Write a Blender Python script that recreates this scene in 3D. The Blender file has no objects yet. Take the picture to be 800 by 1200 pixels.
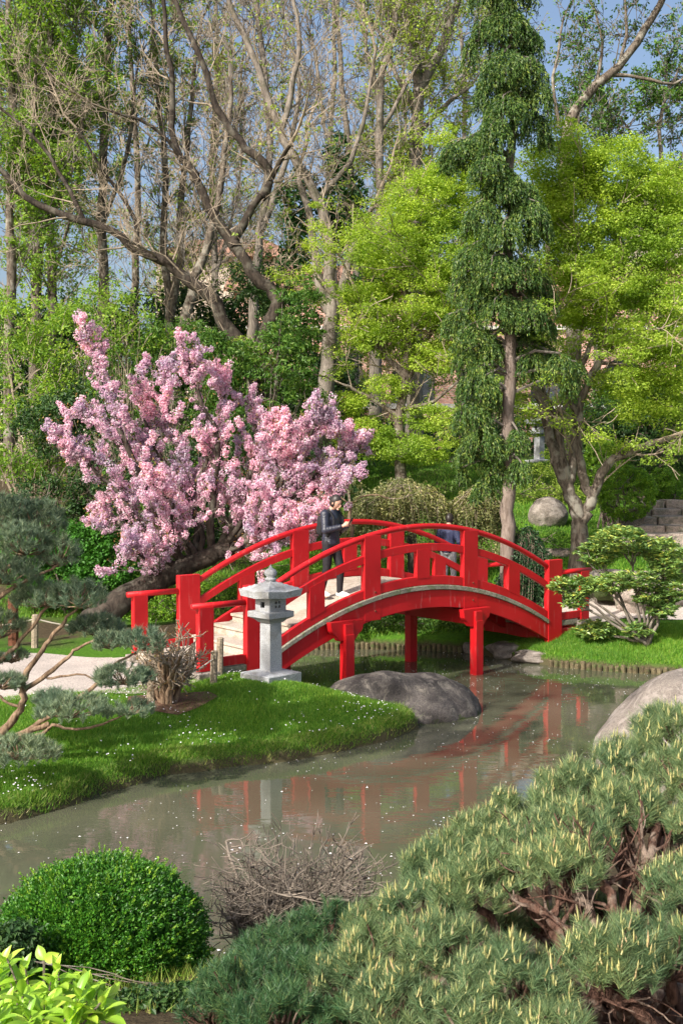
import bpy, math, random
import numpy as np
from mathutils import Vector, Matrix, noise as mnoise

R = math.radians
scene = bpy.context.scene
COL = scene.collection
random.seed(7)
rng = np.random.default_rng(11)

# ------------------------------------------------------------------ camera
FPX, CX, CY, HOR, CAMZ = 1290.0, 400.0, 600.0, 545.0, 3.57
PITCH = math.atan((CY - HOR) / FPX)
cam_d = bpy.data.cameras.new('camera')
cam_d.sensor_fit = 'VERTICAL'; cam_d.sensor_height = 24.0
cam_d.lens = 24.0 * FPX / 1200.0
cam_d.clip_end = 4000; cam_d.clip_start = 0.05
cam = bpy.data.objects.new('camera', cam_d); COL.objects.link(cam)
cam.location = (0, 0, CAMZ); cam.rotation_euler = (R(90) - PITCH, 0, 0)
scene.camera = cam
cp, sp_ = math.cos(PITCH), math.sin(PITCH)

def P(x, y, D):
    "world point seen at photo pixel (x, y) at depth D"
    a = (x - CX) / FPX; b = -(y - CY) / FPX
    dy = cp + sp_ * b; dz = -sp_ + cp * b
    k = D / dy
    return Vector((a * k, D, CAMZ + dz * k))

# ------------------------------------------------------------------ light
w = bpy.data.worlds.new('World'); scene.world = w; w.use_nodes = True
wn = w.node_tree; bg = wn.nodes['Background']
sky = wn.nodes.new('ShaderNodeTexSky'); sky.sky_type = 'NISHITA'; sky.sun_disc = False
SUN_EL, SUN_H = R(37), Vector((-0.66, -0.75))
sky.sun_elevation = SUN_EL
sky.sun_rotation = math.atan2(SUN_H.x, SUN_H.y)
sky.air_density = 1.0; sky.dust_density = 5.0; sky.ozone_density = 1.2
wn.links.new(sky.outputs[0], bg.inputs[0]); bg.inputs[1].default_value = 0.15
sl = bpy.data.lights.new('sun', 'SUN'); sl.energy = 4.6; sl.angle = R(0.6); sl.color = (1, .945, .86)
so = bpy.data.objects.new('sun', sl); COL.objects.link(so)
sh = SUN_H.normalized() * math.cos(SUN_EL)
so.rotation_euler = Vector((sh.x, sh.y, math.sin(SUN_EL))).to_track_quat('Z', 'Y').to_euler()
scene.view_settings.view_transform = 'Standard'; scene.view_settings.look = 'None'
scene.view_settings.gamma = 1; scene.view_settings.exposure = 0.50
scene.cycles.max_bounces = 6; scene.cycles.transparent_max_bounces = 8
scene.cycles.diffuse_bounces = 3; scene.cycles.transmission_bounces = 3
scene.cycles.use_denoising = True

# ------------------------------------------------------------------ materials
def new_mat(name):
    m = bpy.data.materials.new(name); m.use_nodes = True
    nt = m.node_tree; b = nt.nodes['Principled BSDF']
    return m, nt, b
def N(nt, t, **kw):
    n = nt.nodes.new(t)
    for k, v in kw.items():
        if k.startswith('i_'):
            key = k[2:]
            key = int(key) if key.isdigit() else key
            n.inputs[key].default_value = v
        else: setattr(n, k, v)
    return n
def ramp(nt, src, stops):
    r = nt.nodes.new('ShaderNodeValToRGB'); e = r.color_ramp.elements
    while len(e) < len(stops): e.new(0.5)
    for el, (p, c) in zip(e, stops):
        el.position = p; el.color = (c[0], c[1], c[2], 1)
    nt.links.new(src, r.inputs[0]); return r.outputs[0]
def coords(nt):
    return nt.nodes.new('ShaderNodeTexCoord').outputs['Object']
def noise(nt, scale, detail=4, vec=None, rough=.55, dist=0):
    n = nt.nodes.new('ShaderNodeTexNoise'); n.inputs['Scale'].default_value = scale
    n.inputs['Detail'].default_value = detail; n.inputs['Roughness'].default_value = rough
    n.inputs['Distortion'].default_value = dist
    nt.links.new(vec if vec is not None else coords(nt), n.inputs['Vector']); return n.outputs['Fac']
def mixc(nt, fac, a, b, mode='MIX'):
    m = nt.nodes.new('ShaderNodeMix'); m.data_type = 'RGBA'; m.blend_type = mode
    def put(sock, v):
        if isinstance(v, (tuple, list)): sock.default_value = (v[0], v[1], v[2], 1)
        elif isinstance(v, (int, float)): sock.default_value = v
        else: nt.links.new(v, sock)
    put(m.inputs[0], fac); put(m.inputs[6], a); put(m.inputs[7], b)
    return m.outputs[2]
def bump(nt, b, h, strength=.4, dist=.02):
    bp = nt.nodes.new('ShaderNodeBump'); bp.inputs['Strength'].default_value = strength
    bp.inputs['Distance'].default_value = dist
    nt.links.new(h, bp.inputs['Height']); nt.links.new(bp.outputs[0], b.inputs['Normal'])
def math_(nt, op, a, b=None):
    m = nt.nodes.new('ShaderNodeMath'); m.operation = op
    for s, v in ((0, a), (1, b)):
        if v is None: continue
        if isinstance(v, (int, float)): m.inputs[s].default_value = v
        else: nt.links.new(v, m.inputs[s])
    return m.outputs[0]

def leaf_mat(name, c1, c2, c3=None, scale=1.0, trans=.35, rough=.5, spec=.35, gain=1.4, tint=(1.2, 1.2, .55)):
    c1, c2, c3 = [tuple(min(.9, v * gain) for v in c) if c else None for c in (c1, c2, c3)]
    m, nt, b = new_mat(name)
    geo = nt.nodes.new('ShaderNodeNewGeometry')
    rpi = geo.outputs['Random Per Island']
    stops = [(0, c1), (.75, c2)] + ([(1, c3)] if c3 else [(1, c2)])
    col = ramp(nt, rpi, stops)
    nz = noise(nt, scale, 2)
    dark = ramp(nt, nz, [(.35, (.72, .8, .8)), (.65, (1.15, 1.1, 1))])
    col = mixc(nt, 1.0, col, dark, 'MULTIPLY')
    nt.links.new(col, b.inputs['Base Color'])
    b.inputs['Roughness'].default_value = rough; b.inputs['Specular IOR Level'].default_value = spec
    out = nt.nodes['Material Output']
    tr = nt.nodes.new('ShaderNodeBsdfTranslucent')
    tcol = mixc(nt, 1.0, col, tint, 'MULTIPLY')
    nt.links.new(tcol, tr.inputs[0])
    mx = nt.nodes.new('ShaderNodeMixShader'); mx.inputs[0].default_value = trans
    nt.links.new(b.outputs[0], mx.inputs[1]); nt.links.new(tr.outputs[0], mx.inputs[2])
    nt.links.new(mx.outputs[0], out.inputs[0])
    return m

def bark_mat(name, c1, c2, scale=6, c3=None, stretch=.25, bs=.6):
    m, nt, b = new_mat(name)
    mp = nt.nodes.new('ShaderNodeMapping'); mp.inputs['Scale'].default_value = (1, 1, stretch)
    nt.links.new(coords(nt), mp.inputs[0])
    n1 = noise(nt, scale * 3, 6, mp.outputs[0], .65, .6)
    col = ramp(nt, n1, [(.35, c1), (.65, c2)])
    if c3:
        n2 = noise(nt, scale * .7, 5)
        f = ramp(nt, n2, [(.52, (0, 0, 0)), (.62, (1, 1, 1))])
        col = mixc(nt, f, col, c3)
    nt.links.new(col, b.inputs['Base Color']); b.inputs['Roughness'].default_value = .9
    b.inputs['Specular IOR Level'].default_value = .15
    bump(nt, b, n1, bs, .03)
    return m

def stone_mat(name, c1, c2, c3=None, scale=2.0, speck=120, bs=.5, moss=None):
    m, nt, b = new_mat(name)
    n1 = noise(nt, scale, 6, rough=.65); n2 = noise(nt, speck, 2, rough=.7)
    col = ramp(nt, n1, [(.35, c1), (.65, c2)])
    sp = ramp(nt, n2, [(.3, (.55, .55, .55)), (.5, (1, 1, 1)), (.72, (1.35, 1.35, 1.35))])
    col = mixc(nt, 1.0, col, sp, 'MULTIPLY')
    if c3:
        n3 = noise(nt, scale * 2.3, 6, rough=.7, dist=.8)
        f = ramp(nt, n3, [(.50, (0, 0, 0)), (.60, (1, 1, 1))])
        col = mixc(nt, f, col, c3)
    if moss:
        g = nt.nodes.new('ShaderNodeSeparateXYZ'); nt.links.new(coords(nt), g.inputs[0])
        h = math_(nt, 'ADD', math_(nt, 'MULTIPLY', g.outputs[2], moss[1]), math_(nt, 'MULTIPLY', noise(nt, 5, 4), 1.0))
        f = ramp(nt, h, [(moss[2], (1, 1, 1)), (moss[2] + .12, (0, 0, 0))])
        col = mixc(nt, f, col, moss[0])
    nt.links.new(col, b.inputs['Base Color']); b.inputs['Roughness'].default_value = .85
    b.inputs['Specular IOR Level'].default_value = .25
    hh = math_(nt, 'ADD', noise(nt, scale * 7, 8, rough=.7), math_(nt, 'MULTIPLY', n2, .25))
    bump(nt, b, hh, bs, .03)
    return m

def flat_mat(name, c, rough=.6, var=.15, scale=8, spec=.4, bs=0):
    m, nt, b = new_mat(name)
    n1 = noise(nt, scale, 5)
    lo = tuple(x * (1 - var) for x in c); hi = tuple(x * (1 + var) for x in c)
    nt.links.new(ramp(nt, n1, [(.3, lo), (.7, hi)]), b.inputs['Base Color'])
    b.inputs['Roughness'].default_value = rough; b.inputs['Specular IOR Level'].default_value = spec
    if bs: bump(nt, b, noise(nt, scale * 4, 5), bs, .01)
    return m

M = {}
# red paint, slightly weathered, with pale runs on the lower beams
def red_mat(name, weather):
    m, nt, b = new_mat(name)
    mp = nt.nodes.new('ShaderNodeMapping'); mp.inputs['Scale'].default_value = (5, 5, .6)
    nt.links.new(coords(nt), mp.inputs[0])
    n1 = noise(nt, 1.2, 4); streak = noise(nt, 3.0, 5, mp.outputs[0], .6)
    col = ramp(nt, n1, [(.3, (.42, .006, .010)), (.7, (.56, .009, .014))])
    f = ramp(nt, streak, [(.60, (0, 0, 0)), (.78, (weather,) * 3)])
    col = mixc(nt, f, col, (.55, .24, .22))
    sc = noise(nt, 14, 6, rough=.75)
    f2 = ramp(nt, sc, [(.66, (0, 0, 0)), (.70, (weather,) * 3)])
    col = mixc(nt, f2, col, (.34, .05, .05))
    nt.links.new(col, b.inputs['Base Color'])
    rr = ramp(nt, n1, [(.3, (.42,) * 3), (.7, (.58,) * 3)])
    nt.links.new(rr, b.inputs['Roughness']); b.inputs['Specular IOR Level'].default_value = .4
    mp2 = nt.nodes.new('ShaderNodeMapping'); mp2.inputs['Scale'].default_value = (2, 2, 30)
    nt.links.new(coords(nt), mp2.inputs[0])
    bump(nt, b, noise(nt, 2, 4, mp2.outputs[0]), .12, .01)
    return m
M['red'] = red_mat('red_paint', .40)
M['red_w'] = red_mat('red_paint_weathered', .95)
M['plank'] = stone_mat('pale_planks', (.40, .34, .28), (.50, .44, .37), (.33, .28, .22), 1.2, 60, .3)
M['edgewood'] = stone_mat('grey_weathered_wood', (.20, .19, .15), (.36, .33, .26), (.16, .18, .10), 3, 40, .5)
M['granite'] = stone_mat('pale_granite', (.31, .32, .335), (.43, .44, .45), (.27, .27, .26), 1.5, 75, .25)
M['rock'] = stone_mat('boulder_stone', (.040, .036, .034), (.13, .115, .105), (.19, .17, .145), 2.2, 60, 1.0, ((.05, .07, .02), 2.2, .62))
M['rock2'] = stone_mat('pale_boulder_stone', (.17, .145, .125), (.26, .225, .195), (.33, .29, .26), 2.2, 60, 1.0)
M['rock3'] = stone_mat('warm_step_stone', (.26, .21, .18), (.40, .33, .28), (.18, .17, .13), 2.2, 40, .8)
M['path'] = stone_mat('path_gravel', (.40, .35, .31), (.50, .44, .39), None, 1.4, 45, .3)
M['bark_dark'] = bark_mat('dark_bark', (.022, .018, .015), (.075, .06, .048), 4, (.11, .10, .08))
M['bark_pale'] = bark_mat('pale_bark', (.12, .10, .085), (.29, .255, .215), 3, (.12, .11, .08))
M['bark_mid'] = bark_mat('grey_brown_bark', (.05, .038, .03), (.21, .175, .14), 5, (.26, .24, .20))
M['bark_red'] = bark_mat('reddish_pine_bark', (.035, .018, .013), (.17, .095, .07), 14, (.25, .19, .15), .3, .9)
M['bark_tan'] = bark_mat('tan_pine_bark', (.10, .062, .040), (.34, .24, .16), 8)
M['twig_tan'] = flat_mat('tan_twigs', (.29, .235, .175), .9, .35, 1.2)
M['twig_grey'] = flat_mat('grey_twigs', (.16, .14, .12), .9, .35, 1.2)
M['twig_bare'] = flat_mat('silvery_brown_twigs', (.15, .125, .10), .85, .65, 7)
M['stake'] = stone_mat('weathered_stake', (.22, .18, .13), (.36, .30, .22), None, 4, 40, .5)
M['oldlog'] = stone_mat('old_mossy_log', (.07, .055, .03), (.17, .14, .08), (.07, .09, .03), 3, 40, .5)
M['rust'] = stone_mat('rust_brown_post', (.09, .035, .02), (.17, .065, .035), None, 4, 40, .5)
M['rope'] = flat_mat('rope', (.42, .38, .32), .9)
M['mulch'] = stone_mat('bark_mulch', (.10, .05, .03), (.22, .13, .09), None, 9, 60, .9)
M['leaf_maple'] = leaf_mat('maple_leaf', (.18, .27, .035), (.29, .395, .055), (.40, .47, .10), .6, .5, gain=1.45)
M['leaf_bright'] = leaf_mat('bright_leaf', (.10, .19, .025), (.19, .30, .04), (.27, .34, .06), .6, .48, gain=1.55)
M['leaf_fresh'] = leaf_mat('fresh_leaf', (.16, .24, .04), (.30, .38, .07), None, .6, .45)
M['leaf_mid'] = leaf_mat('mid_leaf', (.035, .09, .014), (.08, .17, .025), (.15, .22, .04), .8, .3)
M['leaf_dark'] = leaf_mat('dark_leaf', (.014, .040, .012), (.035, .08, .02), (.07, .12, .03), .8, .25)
M['leaf_cover'] = leaf_mat('groundcover_leaf', (.03, .10, .014), (.06, .19, .02), None, 1.2, .3)
M['leaf_box'] = leaf_mat('box_leaf', (.022, .09, .010), (.045, .15, .012), (.11, .24, .02), 3.0, .25, .42, .45)
M['leaf_box2'] = leaf_mat('box_leaf_light', (.07, .16, .016), (.14, .26, .025), (.24, .34, .04), 2.0, .35, .42, .4, gain=1.55)
M['leaf_laurel'] = leaf_mat('laurel_leaf', (.16, .31, .03), (.30, .46, .05), (.44, .55, .09), 4.0, .4, .35, .5)
M['leaf_rhodo'] = leaf_mat('rhododendron_leaf', (.09, .17, .05), (.19, .29, .08), (.38, .38, .08), 2.0, .25, .4, .45)
M['leaf_spruce'] = leaf_mat('spruce_needles', (.02, .055, .013), (.065, .12, .022), (.17, .22, .045), 1.2, .15)
M['leaf_spruce_d'] = leaf_mat('dark_spruce_needles', (.010, .032, .012), (.025, .06, .020), None, 1.2, .12)
M['leaf_weep'] = leaf_mat('weeping_larch_leaf', (.10, .12, .045), (.20, .21, .08), (.34, .31, .15), 1.2, .3)
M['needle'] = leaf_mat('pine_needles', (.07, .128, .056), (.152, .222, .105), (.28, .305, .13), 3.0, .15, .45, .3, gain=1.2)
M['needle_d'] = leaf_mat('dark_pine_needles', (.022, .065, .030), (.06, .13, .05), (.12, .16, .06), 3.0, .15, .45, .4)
M['needle_blue'] = leaf_mat('blue_pine_needles', (.08, .13, .085), (.17, .225, .15), (.28, .32, .20), 1.5, .15, .5, .25, gain=1.3)
M['candle'] = leaf_mat('pine_candle', (.33, .34, .13), (.46, .43, .20), (.42, .31, .18), 4, .15, gain=1.1)
M['petal'] = leaf_mat('blossom_petal', (.80, .46, .64), (.90, .68, .79), (.96, .86, .91), 1.5, .42, .6, .2, 1.0, (1.05, .92, 1.08))
M['bronze'] = leaf_mat('bronze_leaf', (.16, .085, .03), (.28, .17, .06), (.24, .24, .06), 1.5, .35)
M['grass'] = leaf_mat('grass_blade', (.06, .16, .016), (.125, .255, .028), (.24, .31, .06), .8, .35, .5, .3)
M['grass_edge'] = leaf_mat('edge_grass_blade', (.08, .15, .02), (.20, .26, .06), (.33, .29, .12), 1.5, .3)
M['white_petal'] = flat_mat('white_petal', (.82, .79, .80), .7, .1)
M['daisy_eye'] = flat_mat('daisy_centre', (.7, .5, .04), .7)
M['ivy'] = leaf_mat('ivy_leaf', (.012, .045, .012), (.03, .085, .018), (.06, .14, .02), 2, .2)
M['skin'] = flat_mat('skin', (.56, .33, .24), .5, .04)
M['hair'] = flat_mat('dark_hair', (.028, .022, .020), .45, .3, 40)
M['jacket'] = flat_mat('navy_jacket', (.022, .025, .042), .42, .35, 9, .6, .9)
M['jacket2'] = flat_mat('blue_jacket', (.030, .036, .085), .7, .3, 20)
M['trouser'] = flat_mat('black_trousers', (.014, .012, .016), .8, .3, 20)
M['jeans'] = flat_mat('pale_jeans', (.36, .36, .38), .8, .2, 20)
M['shoe'] = flat_mat('white_shoe', (.78, .77, .74), .6, .05)
M['black'] = flat_mat('black_fabric', (.012, .012, .014), .8, .2, 20)
M['phone'] = flat_mat('phone_shell', (.02, .02, .022), .25, .1)
M['dark'] = flat_mat('shade_core_and_eye', (.03, .03, .032), .9)  # near-black: painted shade inside the lantern fire box, also the eyes
M['render'] = stone_mat('cream_wall', (.46, .38, .31), (.52, .44, .36), None, .3, 6, .1)
M['whitestone'] = flat_mat('white_stone', (.72, .70, .67), .8, .05)
M['window'] = flat_mat('window_glass', (.05, .06, .07), .15, .2, 1, .6)
M['tile'] = flat_mat('roof_tiles', (.30, .17, .12), .9, .25, 4, .2, .4)

def brick_mat():
    m, nt, b = new_mat('pink_brick')
    br = nt.nodes.new('ShaderNodeTexBrick')
    mp = nt.nodes.new('ShaderNodeMapping'); mp.inputs['Rotation'].default_value = (R(90), 0, 0)
    nt.links.new(coords(nt), mp.inputs[0]); nt.links.new(mp.outputs[0], br.inputs['Vector'])
    br.inputs['Color1'].default_value = (.52, .25, .19, 1); br.inputs['Color2'].default_value = (.62, .34, .26, 1)
    br.inputs['Mortar'].default_value = (.60, .50, .44, 1); br.inputs['Scale'].default_value = 1
    br.inputs['Brick Width'].default_value = .4; br.inputs['Row Height'].default_value = .1
    br.inputs['Mortar Size'].default_value = .012
    nt.links.new(br.outputs[0], b.inputs['Base Color']); b.inputs['Roughness'].default_value = .9
    return m
M['brick'] = brick_mat()

def ground_mat():
    m, nt, b = new_mat('garden_soil_and_turf')
    n1 = noise(nt, .5, 5); n2 = noise(nt, 18, 6, rough=.7)
    turf = ramp(nt, n2, [(.3, (.04, .11, .012)), (.6, (.08, .19, .016)), (.8, (.14, .24, .03))])
    soil = ramp(nt, n2, [(.3, (.035, .026, .016)), (.7, (.11, .085, .05))])
    f = ramp(nt, n1, [(.42, (0, 0, 0)), (.55, (1, 1, 1))])
    g = nt.nodes.new('ShaderNodeSeparateXYZ'); nt.links.new(coords(nt), g.inputs[0])
    # bare earth on the steep edge down to the water and on the pond bed
    zf = ramp(nt, math_(nt, 'ADD', g.outputs[2], math_(nt, 'MULTIPLY', noise(nt, 6, 4), .12)), [(.15, (1, 1, 1)), (.26, (0, 0, 0))])
    attr = nt.nodes.new('ShaderNodeAttribute'); attr.attribute_name = 'soil'
    fac_ = math_(nt, 'MULTIPLY', math_(nt, 'ADD', f, .15), attr.outputs['Fac']); fac_.node.use_clamp = True
    base = mixc(nt, fac_, turf, soil)
    col = mixc(nt, zf, base, (.085, .075, .04))
    nt.links.new(col, b.inputs['Base Color']); b.inputs['Roughness'].default_value = .95
    b.inputs['Specular IOR Level'].default_value = .1
    bump(nt, b, n2, .8, .05)
    return m
M['ground'] = ground_mat()

def water_mat():
    m, nt, b = new_mat('pond_water')
    n0 = noise(nt, .35, 4, rough=.5)
    nt.links.new(ramp(nt, n0, [(.3, (.058, .068, .040)), (.7, (.120, .120, .080))]), b.inputs['Base Color'])
    b.inputs['Roughness'].default_value = .012; b.inputs['IOR'].default_value = 1.40
    b.inputs['Specular IOR Level'].default_value = .85
    mp = nt.nodes.new('ShaderNodeMapping'); mp.inputs['Scale'].default_value = (1.0, 2.2, 1)
    mp.inputs['Rotation'].default_value = (0, 0, R(12))
    nt.links.new(coords(nt), mp.inputs[0])
    h = math_(nt, 'ADD', noise(nt, 1.1, 3, mp.outputs[0], .5, .4), math_(nt, 'MULTIPLY', noise(nt, 5.5, 3, mp.outputs[0], .5, .8), .22))
    bump(nt, b, h, .07, .04)
    return m
M['water'] = water_mat()

# ------------------------------------------------------------------ object helpers
def tag(o, label=None, cat=None, group=None, kind=None):
    if label: o['label'] = label
    if cat: o['category'] = cat
    if group: o['group'] = group
    if kind: o['kind'] = kind
    return o
def thing(name, loc, label, cat, group=None, rz=0):
    o = bpy.data.objects.new(name, None); COL.objects.link(o)
    o.location = loc; o.rotation_euler = (0, 0, rz); o.empty_display_size = .2
    return tag(o, label, cat, group)
def mesh_raw(name, V, loops, starts, totals, smooth):
    me = bpy.data.meshes.new(name)
    V = np.ascontiguousarray(V, dtype=np.float32)
    me.vertices.add(len(V)); me.vertices.foreach_set('co', V.ravel())
    me.loops.add(len(loops)); me.loops.foreach_set('vertex_index', np.ascontiguousarray(loops, dtype=np.int32))
    me.polygons.add(len(starts)); me.polygons.foreach_set('loop_start', np.ascontiguousarray(starts, dtype=np.int32))
    me.polygons.foreach_set('loop_total', np.ascontiguousarray(totals, dtype=np.int32))
    me.polygons.foreach_set('use_smooth', np.full(len(starts), smooth, dtype=bool))
    me.update(calc_edges=True); me.validate()
    return me

class G:
    "collects geometry; faces kept per size"
    def __init__(s): s.V = []; s.F = []; s.n = 0
    def add(s, V, F):
        V = np.asarray(V, dtype=np.float64).reshape(-1, 3)
        if isinstance(F, np.ndarray): s.F.append(F + s.n)
        else:
            by = {}
            for f in F: by.setdefault(len(f), []).append(f)
            for k, fs in by.items(): s.F.append(np.array(fs, dtype=np.int64) + s.n)
        s.V.append(V); s.n += len(V); return s
    def box(s, c, size, M4=None, taper=1.0, bev=0.0):
        x, y, z = [d / 2 for d in size]
        if bev:
            bm = bpy_box(size, bev); V, F = bm
        else:
            V = [(-x, -y, -z), (x, -y, -z), (x, y, -z), (-x, y, -z), (-x * taper, -y * taper, z), (x * taper, -y * taper, z), (x * taper, y * taper, z), (-x * taper, y * taper, z)]
            F = [(0, 3, 2, 1), (4, 5, 6, 7), (0, 1, 5, 4), (1, 2, 6, 5), (2, 3, 7, 6), (3, 0, 4, 7)]
        V = np.array(V, float)
        if M4 is not None: V = V @ np.array(M4.to_3x3()).T
        return s.add(V + np.array(c), F)
    def tubes(s, polys, sides=5, cap=False):
        "polys: list of (pts (k,3), radii (k))"
        groups = {}
        for p, r in polys: groups.setdefault(len(p), []).append((p, r))
        for k, lst in groups.items():
            A = np.array([[tuple(q) for q in p] for p, r in lst], float)
            Rr = np.array([r for p, r in lst], float)
            T = np.empty_like(A); T[:, 1:-1] = A[:, 2:] - A[:, :-2]; T[:, 0] = A[:, 1] - A[:, 0]; T[:, -1] = A[:, -1] - A[:, -2]
            T /= np.linalg.norm(T, axis=2, keepdims=True) + 1e-9
            mean = A[:, -1] - A[:, 0]; ref = np.zeros_like(mean); ax = np.argmin(np.abs(mean), axis=1)
            ref[np.arange(len(ref)), ax] = 1
            U = np.cross(T, ref[:, None, :]); U /= np.linalg.norm(U, axis=2, keepdims=True) + 1e-9
            W = np.cross(T, U)
            an = np.arange(sides) / sides * 2 * np.pi
            ring = A[:, :, None, :] + Rr[:, :, None, None] * (np.cos(an)[None, None, :, None] * U[:, :, None, :] + np.sin(an)[None, None, :, None] * W[:, :, None, :])
            n = len(lst); base = (np.arange(n) * k * sides)[:, None, None]
            i = np.arange(k - 1)[None, :, None] * sides; j = np.arange(sides)[None, None, :]; j2 = (j + 1) % sides
            a = base + i + j; b = base + i + j2; c = b + sides; d = a + sides
            F = np.stack([a, b, c, d], -1).reshape(-1, 4)
            s.add(ring.reshape(-1, 3), F)
            if cap:
                e0 = base[:, 0, 0][:, None] + np.arange(sides)[None, ::-1]
                e1 = base[:, 0, 0][:, None] + (k - 1) * sides + np.arange(sides)[None, :]
                s.F.append(np.concatenate([e0, e1]) + s.n - n * k * sides)
        return s
    def build(s, name, mat, parent=None, smooth=False, local=False):
        V = np.concatenate(s.V) if s.V else np.zeros((0, 3))
        loops = np.concatenate([f.ravel() for f in s.F]); tot = np.concatenate([np.full(len(f), f.shape[1]) for f in s.F])
        st = np.concatenate([[0], np.cumsum(tot)[:-1]])
        if parent is not None and not local: V = V - np.array(parent.location)
        me = mesh_raw(name, V, loops, st, tot, smooth)
        me.materials.append(mat)
        o = bpy.data.objects.new(name, me); COL.objects.link(o)
        if parent is not None: o.parent = parent
        return o

def bpy_box(size, bev):
    import bmesh
    bm = bmesh.new(); bmesh.ops.create_cube(bm, size=1)
    for v in bm.verts: v.co = Vector((v.co.x * size[0], v.co.y * size[1], v.co.z * size[2]))
    bmesh.ops.bevel(bm, geom=bm.edges[:], offset=bev, segments=2, profile=.6, affect='EDGES')
    bm.verts.ensure_lookup_table(); bm.verts.index_update()
    V = [tuple(v.co) for v in bm.verts]; F = [tuple(v.index for v in f.verts) for f in bm.faces]
    bm.free(); return V, F

def unit(a): return a / (np.linalg.norm(a, axis=-1, keepdims=True) + 1e-9)
def rand_dirs(n, r=None): return unit((r or rng).normal(size=(n, 3)))
def leaf_quads(C, Dv, Nv, L, W, bend=0.12):
    "a pointed leaf (rhomb) at each C, along Dv, facing Nv"
    Dv = unit(Dv); S = unit(np.cross(Nv, Dv)); Nn = np.cross(Dv, S)
    L = np.broadcast_to(L, (len(C),))[:, None]; W = np.broadcast_to(W, (len(C),))[:, None]
    v0 = C - Dv * L * .5; v1 = C + S * W * .5 + Nn * L * bend - Dv * L * .05
    v2 = C + Dv * L * .5; v3 = C - S * W * .5 + Nn * L * bend - Dv * L * .05
    V = np.stack([v0, v1, v2, v3], 1).reshape(-1, 3)
    F = np.arange(len(C) * 4).reshape(-1, 4)
    return V, F
def tri_blades(B, T, Wv):
    "thin triangles: base B, tip T, half width vector Wv"
    V = np.stack([B - Wv, B + Wv, T], 1).reshape(-1, 3)
    return V, np.arange(len(B) * 3).reshape(-1, 3)
def scatter_template(Tv, Tf, O, Z, scale, r=None, spin=True):
    "copies template (local z = Z) to points O"
    r = r or rng; n = len(O); Z = unit(Z)
    ref = np.where(np.abs(Z[:, 2:3]) < .9, np.array([[0, 0, 1.]]), np.array([[1., 0, 0]]))
    X = unit(np.cross(ref, Z)); Y = np.cross(Z, X)
    if spin:
        a = r.uniform(0, 2 * np.pi, n)[:, None]; X, Y = X * np.cos(a) + Y * np.sin(a), -X * np.sin(a) + Y * np.cos(a)
    sc = np.broadcast_to(scale, (n,))[:, None, None]
    Tv = np.asarray(Tv, float)
    V = O[:, None, :] + sc * (Tv[None, :, 0:1] * X[:, None] + Tv[None, :, 1:2] * Y[:, None] + Tv[None, :, 2:3] * Z[:, None])
    k = len(Tv); Tf = np.asarray(Tf)
    F = (Tf[None] + (np.arange(n) * k)[:, None, None]).reshape(-1, Tf.shape[1])
    return V.reshape(-1, 3), F

def clump_leaves(g, C, rad, n, L, W, r=None, up=.5, out=.6, flat=1.0, droop=0.0):
    "leaves in little ellipsoidal clumps; C (m,3), rad (m,), n per clump"
    r = r or rng; C = np.asarray(C, float); m = len(C)
    if m == 0: return
    rad = np.broadcast_to(rad, (m,))
    d = rand_dirs(m * n, r); q = r.uniform(0.15, 1, m * n) ** .45
    off = d * (q * np.repeat(rad, n))[:, None]; off[:, 2] *= flat
    pts = np.repeat(C, n, axis=0) + off
    Nn = unit(rand_dirs(m * n, r) * .8 + d * out + np.array([0, 0, up]))
    Dv = rand_dirs(m * n, r) + d * .4; Dv[:, 2] -= droop
    Dv = Dv - Nn * np.sum(Dv * Nn, 1, keepdims=True)
    s = r.uniform(.65, 1.25, m * n)
    V, F = leaf_quads(pts, Dv, Nn, L * s, W * s); g.add(V, F)

# ------------------------------------------------------------------ terrain
POND = [(-16, 3.5), (-9, 7.0), (-6, 8.8), (-3.36, 10.84), (-2.95, 11.18), (-2.56, 11.8), (-1.95, 12.6), (-1.0, 12.97), (-.31, 13.35),
        (.32, 13.83), (.78, 14.39), (1.0, 14.76), (.95, 15.15), (.45, 15.7), (-.1, 16.15), (-.55, 16.7), (-1.2, 17.4), (-1.75, 18.4),
        (-1.8, 19.8), (-1.3, 21.2), (.5, 21.3), (1.5, 21.2), (2.4, 20.9), (3.1, 20.1), (3.77, 19.4), (4.57, 19.0), (5.8, 18.6),
        (9, 17.6), (16, 16), (16, 12.5), (9, 11.8), (5, 11.2), (3, 10.8), (1.5, 9.3), (.3, 8.2), (-.7, 7.6), (-1.6, 7.2), (-3.5, 6.4), (-6, 5), (-12, 1.0), (-16, -1)]
PA = np.array(POND, float)
def pond_sd(X, Y):
    X = np.asarray(X, float); Y = np.asarray(Y, float)
    sh = X.shape; X = X.ravel(); Y = Y.ravel()
    d2 = np.full(X.shape, 1e18); ins = np.zeros(X.shape, bool)
    for i in range(len(PA)):
        a = PA[i]; b = PA[(i + 1) % len(PA)]; e = b - a
        t = np.clip(((X - a[0]) * e[0] + (Y - a[1]) * e[1]) / (e @ e), 0, 1)
        d2 = np.minimum(d2, (X - a[0] - t * e[0]) ** 2 + (Y - a[1] - t * e[1]) ** 2)
        if a[1] != b[1]:
            c = ((a[1] > Y) != (b[1] > Y)) & (X < (b[0] - a[0]) * (Y - a[1]) / (b[1] - a[1]) + a[0]); ins ^= c
    d = np.sqrt(d2); return np.where(ins, -d, d).reshape(sh)
def sstep(a, b, x):
    t = np.clip((x - a) / (b - a), 0, 1); return t * t * (3 - 2 * t)
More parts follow.
